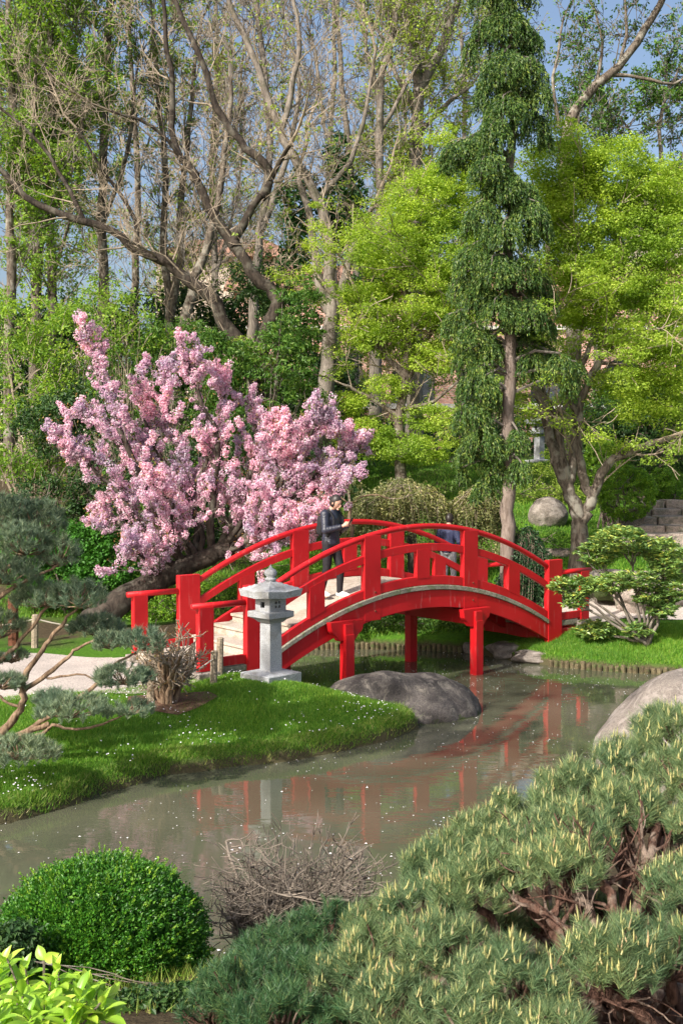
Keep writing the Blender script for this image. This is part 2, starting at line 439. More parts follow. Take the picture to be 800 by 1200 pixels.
BK = [(-30, 2.0), (0, 1.9), (2, 1.8), (5, 1.0), (7.5, .45), (11, .42), (14, .52), (16, .58), (20, .55), (21.6, .55), (24, 1.15), (28, 2.0), (35, 3.6), (46, 4.0), (60, 4.2), (2000, 4.2)]
def terr(X, Y):
    X = np.asarray(X, float); Y = np.asarray(Y, float)
    B = np.interp(Y, [k[0] for k in BK], [k[1] for k in BK])
    B = B + .10 * np.sin(X * .9 + Y * .37) * sstep(21, 26, Y) + .05 * np.sin(X * 1.7 + 2) * np.cos(Y * 1.3)
    B = B + .08 * np.exp(-((X + .98) ** 2 + (Y - 15.2) ** 2) / .6)
    d = pond_sd(X, Y) + .05 * np.sin(X * 5.1 + Y * 2.3) * np.cos(Y * 4.3 - X)
    f = .42 * (1 - np.exp(-np.maximum(d, 0) / .05)) + .58 * sstep(0, 1.7, d)
    return np.where(d > 0, B * f, -np.minimum(.8, .12 + .6 * -d))
def tz(x, y): return float(terr(np.array([x]), np.array([y]))[0])

def geo_ext(core, lim, n):
    return core * (lim / core) ** (np.arange(1, n + 1) / n)
xs = np.concatenate([-geo_ext(14, 900, 14)[::-1], np.arange(-14, 14.01, .1), geo_ext(14, 900, 14)])
ys = np.concatenate([-geo_ext(4, 300, 8)[::-1], np.arange(-4, 7, .25), np.arange(7, 24, .08), np.arange(24, 44, .3), 44 + (geo_ext(4, 1500, 16) - 4)])
gx, gy = np.meshgrid(xs, ys); gz = terr(gx, gy)
nx, ny = len(xs), len(ys)
idx = np.arange(nx * ny).reshape(ny, nx)
Fg = np.stack([idx[:-1, :-1], idx[:-1, 1:], idx[1:, 1:], idx[1:, :-1]], -1).reshape(-1, 4)
g = G(); g.add(np.stack([gx, gy, gz], -1).reshape(-1, 3), Fg)
ground = g.build('ground', M['ground'], smooth=True); tag(ground, kind='structure')
at = ground.data.attributes.new('soil', 'FLOAT', 'POINT')
soil = np.clip(sstep(26, 33, gy) + 8 * (1 - sstep(7.5, 9.5, gy)) * sstep(-1.5, 0, gx + .0 * gy) + 3 * (1 - sstep(6.5, 8.0, gy)) + 8 * (1 - sstep(11.2, 12.2, gy)) * sstep(.5, 1.5, gx) + sstep(-3, -4.5, gx) * 0, 0, 8)
soil = np.maximum(soil, sstep(-1.2, -2.5, gx) * sstep(17.6, 18.6, gy))
at.data.foreach_set('value', soil.ravel().astype(np.float32))

# water sheet
g = G(); wx = np.linspace(-15.9, 15.9, 40); wy = np.linspace(-1, 23, 30); a, b = np.meshgrid(wx, wy)
ii = np.arange(a.size).reshape(a.shape)
g.add(np.stack([a, b, a * 0], -1).reshape(-1, 3), np.stack([ii[:-1, :-1], ii[:-1, 1:], ii[1:, 1:], ii[1:, :-1]], -1).reshape(-1, 4))
tag(g.build('water', M['water']), kind='structure')

def strip(name, pts, widths, mat, lift=.012):
    pts = [Vector(p) for p in pts]
    # resample
    out = []; wds = []
    for i in range(len(pts) - 1):
        n = max(2, int((pts[i + 1] - pts[i]).length / .2))
        for k in range(n):
            t = k / n; out.append(pts[i].lerp(pts[i + 1], t)); wds.append(widths[i] * (1 - t) + widths[i + 1] * t)
    out.append(pts[-1]); wds.append(widths[-1])
    K = 13; V = []
    for i, p in enumerate(out):
        d = (out[min(i + 1, len(out) - 1)] - out[max(i - 1, 0)]).normalized(); nrm = Vector((-d.y, d.x))
        for j in range(K):
            s = (j / (K - 1) - .5) * wds[i] * (1 + .05 * math.sin(i * .7 + j))
            q = p + nrm * s; V.append((q.x, q.y, 0))
    V = np.array(V); V[:, 2] = terr(V[:, 0], V[:, 1]) + lift
    I = np.arange(len(V)).reshape(-1, K)
    g = G(); g.add(V, np.stack([I[:-1, :-1], I[1:, :-1], I[1:, 1:], I[:-1, 1:]], -1).reshape(-1, 4))
    return tag(g.build(name, mat, smooth=True), kind='structure')
strip('path', [(-14, 14.9), (-8, 15.5), (-4.6, 15.65), (-3.2, 15.85), (-2.5, 16.2), (-2.1, 16.45)], [3.3, 3.4, 3.4, 2.8, 2.1, 1.9], M['path'], .02)
strip('path', [(3.9, 21.4), (5.2, 22.2), (8, 22.6), (14, 22.5)], [1.9, 2.0, 1.6, 1.6], M['path'], .02)

# ------------------------------------------------------------------ bridge
AX = math.atan2(.633, .774)
BO = Vector((-1.25, 16.0, 0)); BW, BL, BAY = 1.87, 6.65, 6.65 / 6
br = thing('footbridge', BO, 'red arched wooden footbridge with low side rails spanning the pond', 'footbridge', rz=AX)
def ztop(s): k = s / BAY; return 2.61 - .105 * (k - 3) ** 2
def arc_bar(t0, t1, offs0, offs1, s0, s1, n=28, round_=None):
    "bar that follows the arch; t range across, height offsets below the rail curve"
    g = G(); ss = np.linspace(s0, s1, n)
    if round_:
        pts = [(s, (t0 + t1) / 2, ztop(s) - round_) for s in ss]
        g.tubes([(pts, [round_] * n)], 10, True); return g
    V = []
    for s in ss:
        z = ztop(s); b_ = .008
        V += [(s, t0 + b_, z + offs0), (s, t0, z + offs0 + b_), (s, t0, z + offs1 - b_), (s, t0 + b_, z + offs1), (s, t1 - b_, z + offs1), (s, t1, z + offs1 - b_), (s, t1, z + offs0 + b_), (s, t1 - b_, z + offs0)]
    F = []
    for i in range(n - 1):
        for j in range(8):
            F.append((i * 8 + j, i * 8 + (j + 1) % 8, i * 8 + 8 + (j + 1) % 8, i * 8 + 8 + j))
    F.append(tuple(range(8))[::-1]); F.append(tuple((n - 1) * 8 + j for j in range(8)))
    g.add(V, F); return g
for side, t in ((0, 0.0), (1, BW)):
    out_ = -1 if side == 0 else 1
    for s, zt, zb, wd, nm in ((0, 1.83, .30, .38, 'newel_post'), (BL, 1.83, .27, .38, 'newel_post')):
        G().box((s, t, (zt + zb) / 2), (wd, .115, zt - zb), bev=.008).build(nm, M['red'], br, local=True)
    for k, kind in ((1, 's'), (2, 't'), (3, 's'), (4, 't'), (5, 's')):
        s = k * BAY
        if kind == 't':
            zt, zb = ztop(s) - .05, ztop(s) - 1.40
            G().box((s, t, (zt + zb) / 2), (.34, .10, zt - zb), bev=.007).build('tall_post', M['red'], br, local=True)
            for bz in (ztop(s) - .95, ztop(s) - 1.25):
                G().tubes([([(s + .05, t + out_ * .049, bz), (s + .05, t + out_ * .060, bz)], [.016, .014])], 8, True).build('bolt', M['rust'], br, local=True)
        else:
            # short post, cut along the rails it joins
            V = []
            for ds in (-.145, .145):
                for tt in (-.042, .042):
                    V += [(s + ds, t + tt, ztop(s + ds) - .90), (s + ds, t + tt, ztop(s + ds) - .42)]
            G().add(V, [(0, 1, 3, 2), (4, 6, 7, 5), (0, 4, 5, 1), (2, 3, 7, 6), (1, 5, 7, 3), (0, 2, 6, 4)]).build('short_post', M['red'], br, local=True)
    arc_bar(t - .05, t + .05, 0, 0, .10, BL - .10, 40, .048).build('handrail', M['red'], br, smooth=True, local=True)
    arc_bar(t - .036, t + .036, -.46, -.33, .15, BL - .15).build('middle_rail', M['red'], br, local=True)
    arc_bar(t - .036, t + .036, -1.02, -.87, .15, BL - .15).build('bottom_rail', M['red'], br, local=True)
    # side beams under the deck and the deck's weathered edge board
    arc_bar(t - .045, t + .045, -1.40, -1.103, -.1, BL + .1).build('side_beam', M['red_w'], br, local=True)
    arc_bar(t - .075, t + .115, -1.10, -1.024, .2, BL - .2).build('edge_board', M['edgewood'], br, local=True)
    # level rails outside the newels
    for e, s0 in ((-1, 0), (1, BL)):
        so_ = s0 + e * .87
        G().box((so_, t, (1.57 + .66) / 2), (.24, .10, .91), bev=.007).build('end_post', M['red'], br, local=True)
        G().tubes([([(s0 + e * .15, t, 1.585), (s0 + e * 1.08, t, 1.585)], [.045, .045])], 10, True).build('end_rail', M['red'], br, smooth=True, local=True)
        G().box((s0 + e * .47, t, .765), (.58, .07, .13), bev=.006).build('end_bottom_rail', M['red'], br, local=True)
        G().box((so_ - e * .02, t, .52), (.42, .26, .27), bev=.02).build('footing', M['rock2'], br, local=True)
        G().box((s0 + e * .42, t - out_ * .01, .64), (.5, .10, .085), bev=.006).build('sill_board', M['edgewood'], br, local=True)
# deck planks
g = G(); npl = 48
for i in range(npl):
    s0 = 1.10 + (BL - 2.2) * i / npl; s1 = 1.10 + (BL - 2.2) * (i + 1) / npl - .008
    za, zb = ztop(s0) - 1.015, ztop(s1) - 1.015
    V = [(s0, .12, za - .06), (s1, .12, zb - .06), (s1, BW - .12, zb - .06), (s0, BW - .12, za - .06), (s0, .12, za), (s1, .12, zb), (s1, BW - .12, zb), (s0, BW - .12, za)]
    g.add(V, [(0, 3, 2, 1), (4, 5, 6, 7), (0, 1, 5, 4), (1, 2, 6, 5), (2, 3, 7, 6), (3, 0, 4, 7)])
g.build('deck', M['plank'], br, local=True)
arc_bar(.9, 1.0, -1.33, -1.09, .3, BL - .3).build('centre_beam', M['red_w'], br, local=True)
for e, s0 in ((1, 0), (-1, BL)):
    for k, (a0, a1, z) in enumerate(((-.98, 0.0, .72), (0, .37, .885), (.37, .74, 1.035), (.74, 1.11, 1.165))):
        zb = z - .17 if k else .42
        c = s0 + e * (a0 + a1) / 2
        G().box((c, BW / 2, (z - .045 + zb) / 2), (a1 - a0 - .02, BW - .26, z - .045 - zb), bev=.004).build('step_riser', M['plank'], br, local=True)
        G().box((c - e * .012, BW / 2, z - .02), (a1 - a0 + .02, BW - .24, .042), bev=.006).build('step_tread', M['plank'], br, local=True)
    G().box((s0 - e * .45, BW / 2, .30), (1.0, BW + .05, .5), bev=.03).build('abutment', M['red_w'] if e < 0 else M['rock2'], br, local=True)
# trestles: cross beam with scroll-cut ends standing on two legs
def scroll(s, t0, t1, zt, wd=.66, h=.34):
    prof = []
    for a in np.linspace(0, 1, 25):
        x = (a * 2 - 1); ax_ = abs(x)
        z = -h * (1 - ax_ ** 2.2) ** .5 if ax_ < .999 else 0
        z += .045 * abs(math.sin(ax_ * math.pi * 2.2)) * (1 if ax_ > .2 else 0)
        prof.append((s + x * wd / 2, zt + min(0, z)))
    g = G(); n = len(prof)
    V = [(p[0], t0, p[1]) for p in prof] + [(p[0], t1, p[1]) for p in prof]
    F = [tuple(range(n))[::-1], tuple(range(n, 2 * n))] + [(i, i + 1, n + i + 1, n + i) for i in range(n - 1)] + [(n - 1, 0, n, 2 * n - 1)]
    g.add(V, F); return g
for s, zt in ((1.42 * BAY, 1.17), (4.0 * BAY, 1.13)):
    G().box((s, BW / 2 - .02, zt - .16), (.17, BW + .46, .24), bev=.008).build('cross_beam', M['red'], br, local=True)
    scroll(s, -.20, -.09, zt).build('beam_end', M['red'], br, local=True)
    scroll(s, BW + .09, BW + .20, zt).build('beam_end', M['red'], br, local=True)
    for t in (-.19, 1.45):
        G().box((s, t, (zt - .20 - .7) / 2), (.17, .15, zt - .20 + .7), bev=.007).build('leg', M['red'], br, local=True)
    for t0, t1 in ():
        G().tubes([([(s, t0, .35), (s, t1, zt - .2)], [.04, .04])], 4, True).build('brace', M['red'], br, local=True)

# ------------------------------------------------------------------ stone lanterns
def lantern(loc, rz, label, sc=1.0):
    t = thing('stone_lantern', loc, label, 'stone lantern', rz=rz); g0 = M['granite']
    def prism(levels, name, parent=t, mat=g0, bevel=False):
        g = G(); V = []; F = []
        for z, hw in levels: V += [(-hw, -hw, z), (hw, -hw, z), (hw, hw, z), (-hw, hw, z)]
        for i in range(len(levels) - 1):
            for j in range(4): F.append((i * 4 + j, i * 4 + (j + 1) % 4, i * 4 + 4 + (j + 1) % 4, i * 4 + 4 + j))
        F.append((3, 2, 1, 0)); n = len(levels) - 1; F.append((n * 4, n * 4 + 1, n * 4 + 2, n * 4 + 3))
        V = np.array(V) * sc
        g.add(V, F); return g.build(name, mat, parent, local=True)
    prism([(-.15, .295), (.085, .30), (.097, .29), (.12, .14)], 'pedestal')
    prism([(.118, .108), (.80, .104)], 'shaft')
    prism([(.795, .12), (.84, .165), (.868, .222), (.875, .228), (.945, .228), (.952, .22)], 'platform')
    # fire box with pierced walls
    z0, z1, hw, th = .952, 1.145, .150, .03; h = z1 - z0
    fb = G()
    def wallbits(n):
        bits = []
        if n == 1: W_ = [(-hw, -.045), (.045, hw)]; bits = [(-hw, -.045, z0, z1), (.045, hw, z0, z1), (-.045, .045, z0, z0 + .05), (-.045, .045, z1 - .06, z1)]
        else:
            c = .012; o = .05
            bits = [(-hw, -o, z0, z1), (o, hw, z0, z1), (-o, o, z0, z0 + .05), (-o, o, z1 - .05, z1), (-c, c, z0 + .05, z1 - .05), (-o, -c, z0 + h / 2 - c, z0 + h / 2 + c), (c, o, z0 + h / 2 - c, z0 + h / 2 + c)]
        return bits
    for fi, ang in enumerate((0, 90, 180, 270)):
        Mx = Matrix.Rotation(R(ang), 4, 'Z')
        for (x0, x1, za, zb) in wallbits(1 if fi % 2 else 2):
            if x0 <= -hw: x0 += .0
            x1c = x1 - (th if x1 >= hw else 0)
            c = Mx @ Vector(((x0 + x1c) / 2, -hw + th / 2, (za + zb) / 2))
            fb.box(tuple(c * sc), ((x1c - x0) * sc, th * sc, (zb - za) * sc), Mx)
    fb.build('fire_box', g0, t, local=True)
    G().box((0, 0, (z0 + z1) / 2 * sc), (.2 * sc, .2 * sc, h * .98 * sc)).build('shade_core', M['dark'], t, local=True)  # solid dark core, its colour stands in for shade behind the openings
    # roof with upswept corners
    n = 12; V = []; F = []
    def zr(u, v):
        e = max(abs(u), abs(v)); c = (abs(u) * abs(v))
        return 1.235 + .155 * (1 - e) ** .9 + .028 * c * e
    for j in range(n + 1):
        for i in range(n + 1):
            u, v = i / n * 2 - 1, j / n * 2 - 1; V.append((u * .315, v * .315, zr(u, v)))
    F = [(j * (n + 1) + i, j * (n + 1) + i + 1, (j + 1) * (n + 1) + i + 1, (j + 1) * (n + 1) + i) for j in range(n) for i in range(n)]
    m_ = len(V)
    for j in range(n + 1):
        for i in range(n + 1):
            u, v = i / n * 2 - 1, j / n * 2 - 1; V.append((u * .295, v * .295, 1.143 + .02 * abs(u * v) * max(abs(u), abs(v))))
    F += [(m_ + (j + 1) * (n + 1) + i, m_ + (j + 1) * (n + 1) + i + 1, m_ + j * (n + 1) + i + 1, m_ + j * (n + 1) + i) for j in range(n) for i in range(n)]
    ring = [i for i in range(n + 1)] + [j * (n + 1) + n for j in range(1, n + 1)] + [n * (n + 1) + i for i in range(n - 1, -1, -1)] + [j * (n + 1) for j in range(n - 1, 0, -1)]
    for a in range(len(ring)):
        p, q = ring[a], ring[(a + 1) % len(ring)]; F.append((m_ + p, m_ + q, q, p))
    G().add(np.array(V) * sc, F).build('roof', g0, t, local=True)
    prof = [(1.37, .0), (1.37, .075), (1.40, .085), (1.415, .06), (1.425, .055), (1.45, .082), (1.49, .088), (1.52, .07), (1.545, .03), (1.575, .012), (1.60, 0.002)]
    g = G(); g.tubes([([(0, 0, z * sc) for z, r in prof[1:]], [r * sc for z, r in prof[1:]])], 16, True)
    g.build('finial', g0, t, smooth=True, local=True)
    return t
lantern(Vector((-.98, 15.2, .60)), R(45), 'pale granite lantern on the grass in front of the red bridge')
lantern(Vector(((631 - 400) * 36 / 1290, 36, 3.62)), R(38), 'distant grey stone lantern standing beyond the multi-stemmed tree', 1.12)

# ------------------------------------------------------------------ boulders
def boulder(name, c, rad, mat, label, cat='boulder', seed=0, rough=.12, rz=0, group=None, flat_top=0):
    import bmesh
    bm = bmesh.new(); bmesh.ops.create_icosphere(bm, subdivisions=5, radius=1)
    o = Vector((seed * 3.1, seed * 1.7, seed))
    for v in bm.verts:
        p = v.co.copy()
        f = 1 + rough * (mnoise.noise(p * 1.1 + o) * 1.6 + mnoise.noise(p * 2.7 + o) * .6 + mnoise.noise(p * 7 + o) * .18)
        q = p * f
        if flat_top and q.z > flat_top: q.z = flat_top + (q.z - flat_top) * .15
        v.co = Vector((q.x * rad[0], q.y * rad[1], q.z * rad[2]))
    me = bpy.data.meshes.new(name); bm.to_mesh(me); bm.free()
    for p in me.polygons: p.use_smooth = True
    me.materials.append(mat); ob = bpy.data.objects.new(name, me); COL.objects.link(ob)
    ob.location = c; ob.rotation_euler = (0, 0, rz); return tag(ob, label, cat, group)
boulder('boulder', (.80, 15.75, -.08), (1.16, .75, .72), M['rock'], 'dark domed boulder at the tip of the grass bank below the bridge', seed=3, rough=.12, rz=.1)
boulder('boulder', (4.45, 12.7, .12), (1.45, 1.2, 1.12), M['rock2'], 'big rounded pinkish boulder at the right edge behind the pine', seed=8, rough=.08)
boulder('boulder', tuple(P(641, 601, 28) + Vector((0, 0, -.05))), (.52, .5, .46), M['rock2'], 'round grey boulder behind the tree trunk on the slope', seed=5, rough=.08)
for i, (x, y, D, rx, ry, rz_, lab) in enumerate((
    (598, 762, 20.4, .42, .3, .22, 'pale squared stone at the waterline beyond the bridge legs'),
    (560, 762, 20.9, .28, .25, .22, 'small mossy stone at the water edge beneath the bridge'),
    (635, 768, 19.9, .55, .3, .16, 'long low stone at the water edge under the bridge end'),
    (655, 648, 25.5, .55, .4, .16, 'flat tan slab stone on the slope left of the tree trunk'),
    (745, 690, 21.9, .55, .3, .55, 'upright light rock behind the rhododendron'),
    (712, 684, 22.2, .5, .4, .42, 'dark mossy rock under the rhododendron crown'),
    (785, 700, 22.5, .5, .4, .35, 'grey rock at the right edge beside the path'))):
    boulder('rock', tuple(P(x, y, D)), (rx, ry, rz_), M['rock3'] if i in (3, 4) else M['rock2'] if i != 5 else M['rock'], lab, 'rock', seed=20 + i, rough=.2, flat_top=.6)
# stone steps on the right
st = thing('stone_steps', P(770, 640, 27), 'rough stone steps climbing the slope behind the rhododendron', 'steps')
for i, (x, y, D, hx, hy) in enumerate(((770, 632, 25.2, 1.3, .5), (770, 622, 26.0, 1.1, .45), (772, 611, 26.8, 1.0, .45), (775, 601, 27.6, .9, .4), (790, 592, 28.4, .9, .4))):
    c = P(x, y, D); gs = G(); rs = random.Random(i); xa = -hx
    while xa < hx:
        wd_ = rs.uniform(.45, .9); gs.box(tuple(c + Vector((xa + wd_ / 2, rs.uniform(-.05, .05), rs.uniform(-.02, .02)))), (wd_ - .03, hy * 1.6, .26), Matrix.Rotation(rs.uniform(-.06, .06), 4, 'Z'), bev=.035); xa += wd_
    gs.build('step', M['rock3'], st)
boulder('rock', tuple(P(815, 646, 24.0)), (.7, .5, .34), M['rock3'], 'large brown slab rock at the right edge below the steps', 'rock', seed=52, rough=.2)

# ------------------------------------------------------------------ edging, stakes, ropes
lg = G(); r_ = random.Random(3)
def log_row(pts):
    out = []
    for i in range(len(pts) - 1):
        a, b = Vector(pts[i]), Vector(pts[i + 1]); n = int((b - a).length / .095)
        for k in range(n):
            p = a.lerp(b, k / n); h = .12 + r_.uniform(-.03, .03); q = (p.x + r_.uniform(-.01, .01), p.y + r_.uniform(-.015, .015))
            out.append(([(q[0], q[1], -.2), (q[0], q[1], h - .02), (q[0], q[1], h)], [.045, .045, .034]))
    return out
lg.tubes(log_row([(-1.25, 21.12), (.5, 21.22), (1.5, 21.12), (2.35, 20.85)]), 8, True)
tag(lg.build('log_edging', M['oldlog'], smooth=False), 'row of short upright logs edging the far bank behind the bridge legs', 'log edging')
lg = G(); lg.tubes(log_row([(3.7, 19.38), (4.57, 18.93), (5.8, 18.53), (8.5, 17.7)]), 8, True)
tag(lg.build('log_edging', M['oldlog'], smooth=False), 'row of short upright logs edging the right bank under the lawn', 'log edging')

def stake(px, py, D, h, r, mat, label, cat='stake', name='wooden_stake', lean=.02, group='wooden stakes of the rope fence'):
    b = P(px, py, D); z = tz(b.x, b.y)
    t = thing(name, Vector((b.x, b.y, z)), label, cat, group)
    g = G(); g.tubes([([(b.x, b.y, z - .2), (b.x + lean * .5, b.y, z + h * .6), (b.x + lean, b.y, z + h - .01), (b.x + lean, b.y, z + h)], [r, r * .98, r * .95, r * .7])], 8, True)
    g.build('post', mat, t); return Vector((b.x + lean, b.y, z + h))
s1 = stake(177, 826, 14.2, .45, .06, M['stake'], 'square-topped wooden stake left of the twiggy clump by the path')
s2 = stake(250, 802, 15.1, .46, .05, M['stake'], 'grey wooden stake in front of the near end post of the bridge')
s3 = stake(257, 796, 15.5, .55, .05, M['stake'], 'tan wooden stake close behind the grey stake at the bridge end')
s4 = stake(41, 770, 18.0, .55, .06, M['stake'], 'pale wooden stake behind the path among the pine branches')
s5 = stake(128, 768, 18.2, .5, .06, M['stake'], 'pale wooden stake behind the path close to the leaning trunk')
s7 = stake(-40, 772, 17.9, .55, .06, M['stake'], 'pale wooden stake just outside the left frame edge')
s6 = stake(16, 748, 18.3, .80, .09, M['rust'], 'rust brown post standing behind the gravel path at the left edge', 'post', 'garden_post', 0, None)
rp = G()
for a, b in ((s7, s4), (s4, s5), (s1, s2)):
    pts = [a.lerp(b, k / 9) - Vector((0, 0, .07 + .10 * math.sin(math.pi * k / 9))) for k in range(10)]
    if (a, b) == (s1, s2): continue
    rp.tubes([(pts, [.012] * 10)], 5)
tag(rp.build('fence_rope', M['rope']), 'thin pale rope slung between the stakes behind the path', 'rope')
rp = G(); rp.tubes([([s1.lerp(s2, k / 9) - Vector((0, 0, .10 + .12 * math.sin(math.pi * k / 9))) for k in range(10)], [.011] * 10)], 5)
tag(rp.build('fence_rope', M['rope']), 'thin pale rope sagging between the two stakes beside the bridge', 'rope')

# ------------------------------------------------------------------ trees: branching
def rot_about(v, ax, a): return Matrix.Rotation(a, 3, ax) @ v
def perp(v, rr):
    u = Vector((rr.gauss(0, 1), rr.gauss(0, 1), rr.gauss(0, 1))); u -= v * u.dot(v)
    return u.normalized() if u.length > 1e-4 else Vector((1, 0, 0))
def grow(polys, tips, p, d, L, r, lvl, maxlvl, rr, nch=4, spread=(25, 60), up=.10, wob=.28, lr=.58, seg=4):
    pts = [p.copy()]; d = d.normalized(); q = p.copy(); dirs = [d]
    for i in range(seg):
        d = (d + perp(d, rr) * wob * rr.random() + Vector((0, 0, up * rr.random()))).normalized()
        q = q + d * (L / seg); pts.append(q.copy()); dirs.append(d)
    polys.append((pts, [r * (1 - .72 * i / seg) for i in range(seg + 1)]))
    if lvl >= maxlvl:
        tips.append((pts[-1], d)); tips.append((pts[seg // 2], d)); return
    for c in range(nch):
        t = rr.uniform(.25, 1.0) if c else 1.0
        i = min(seg, max(1, int(round(t * seg))))
        a = R(rr.uniform(*spread)) * (1 if c else .5)
        nd = rot_about(dirs[i], perp(dirs[i], rr), a)
        grow(polys, tips, pts[i], nd, L * lr * rr.uniform(.7, 1.2), r * (1 - .72 * i / seg) * .62, lvl + 1, maxlvl, rr, nch, spread, up, wob, lr, seg)

def limb_pts(lst, D, sub=3, wob=.03, rr=random):
    "smooth world polyline from photo points (x, y[, depth shift])"
    C = [P(q[0], q[1], D + (q[2] if len(q) > 2 else 0)) for q in lst]
    out = []
    for i in range(len(C) - 1):
        p0 = C[max(0, i - 1)]; p1 = C[i]; p2 = C[i + 1]; p3 = C[min(len(C) - 1, i + 2)]
        for k in range(sub):
            t = k / sub
            out.append(.5 * ((2 * p1) + (p2 - p0) * t + (2 * p0 - 5 * p1 + 4 * p2 - p3) * t * t + (3 * p1 - p0 - 3 * p2 + p3) * t ** 3))
    out.append(C[-1])
    for q in out[1:-1]: q += Vector((rr.gauss(0, wob), rr.gauss(0, wob), rr.gauss(0, wob * .5)))
    return out

def tree(name, label, cat, D, limbs, bark, twig=None, seed=1, tw=None, leaf=None, group=None, to_ground=True, sides=9):
    """limbs: list of (px points, r0, r1 in metres). tw: dict for the grown branches, leaf: dict(mat, n, L, W, rad...)"""
    rr = random.Random(seed); nr = np.random.default_rng(seed)
    trunk = []; tips = []; br_ = []; first = None
    for li, (pl, r0, r1) in enumerate(limbs):
        pts = limb_pts(pl, D, 3, .025, rr)
        if li == 0:
            b = pts[0].copy(); gz_ = tz(b.x, b.y)
            if to_ground and b.z > gz_ + .1:
                nn = max(2, int((b.z - gz_) / .6)); pre = [Vector((b.x, b.y, gz_ - .15 + (b.z - gz_ + .15) * k / nn)) for k in range(nn)]
                pts = pre + pts
            first = Vector((pts[0].x, pts[0].y, gz_))
        n = len(pts)
        rad = [r0 + (r1 - r0) * (k / (n - 1)) ** .8 for k in range(n)]
        if li == 0:
            rad[0] *= 1.5; rad[1] *= 1.15
        rad = [q * rr.uniform(.93, 1.08) for q in rad]
        trunk.append((pts, rad))
        if tw:
            k0 = int(n * tw.get('from', .35)) if li == 0 else int(n * .12)
            tot = sum((pts[i + 1] - pts[i]).length for i in range(k0, n - 1)); m = int(tot * tw['per_m'])
            for c in range(m):
                i = rr.randint(k0, n - 2); p = pts[i].lerp(pts[i + 1], rr.random()); d = (pts[i + 1] - pts[i]).normalized()
                nd = rot_about(d, perp(d, rr), R(rr.uniform(35, 80)))
                nd = (nd + Vector((0, 0, tw.get('rise', .2)))).normalized()
                r_b = min(rad[i] * .35, tw.get('r', .035))
                grow(br_, tips, p, nd, tw['L'] * rr.uniform(.6, 1.25), r_b, 0, tw.get('lv', 2), rr, tw.get('nch', 4), tw.get('spread', (25, 60)), tw.get('up', .1), tw.get('wob', .3), tw.get('lr', .6))
            d = (pts[-1] - pts[-2]).normalized()
            grow(br_, tips, pts[-1], d, tw['L'] * 1.2, r1, 0, tw.get('lv', 2), rr, tw.get('nch', 4) + 1, tw.get('spread', (25, 60)), tw.get('up', .1), tw.get('wob', .3), tw.get('lr', .6))
    root = thing(name, first, label, cat, group)
    g = G()
    for t_ in trunk: g.tubes([t_], sides)
    g.build('trunk', bark, root, smooth=True)
    if br_:
        big = [b for b in br_ if b[1][0] > .02]; small = [b for b in br_ if b[1][0] <= .02]
        g = G()
        mn = tw.get('min', .006)
        if big: g.tubes([(p, [max(q, mn) for q in r]) for p, r in big], 5)
        if small: g.tubes([(p, [max(q, mn) for q in r]) for p, r in small], 3)
        g.build('branches', twig or bark, root)
    if leaf:
        C = np.array([tuple(t[0]) for t in tips]) if tips else np.zeros((0, 3))
        if 'keep' in leaf and len(C): C = C[nr.random(len(C)) < leaf['keep']]
        if leaf.get('max') and len(C) > leaf['max']: C = C[nr.permutation(len(C))[:leaf['max']]]
        if 'extra' in leaf: C = np.concatenate([C, leaf['extra'](nr)]) if len(C) else leaf['extra'](nr)
        g = G(); clump_leaves(g, C, nr.uniform(.6, 1.25, len(C)) * leaf['rad'], leaf['n'], leaf['L'], leaf['W'], nr, leaf.get('up', .5), leaf.get('out', .5), leaf.get('flat', .7), leaf.get('droop', 0))
        g.build('crown', leaf['mat'], root)
    return root, tips

def lobes(L_, D, per=60, nr=None, shell=.55, dy=1.0, jit=1.0, band=None):
    "clump centres inside ellipsoid lobes given as (x, y, rx_px, ry_px[, dD])"
    out = []
    for q in L_:
        x, y, rx, ry = q[:4]; dd = q[4] if len(q) > 4 else 0
        c = P(x, y, D + dd); a = rx * (D + dd) / FPX; b = ry * (D + dd) / FPX
        n = max(3, int(per * (rx * ry) / 2500))
        d = rand_dirs(n, nr); rad = nr.uniform(shell, 1, n) ** .6
        pt = d * rad[:, None] * np.array([a, (a + b) * .5 * dy, b]) + np.array(tuple(c)); out.append(pt)
    return np.concatenate(out)

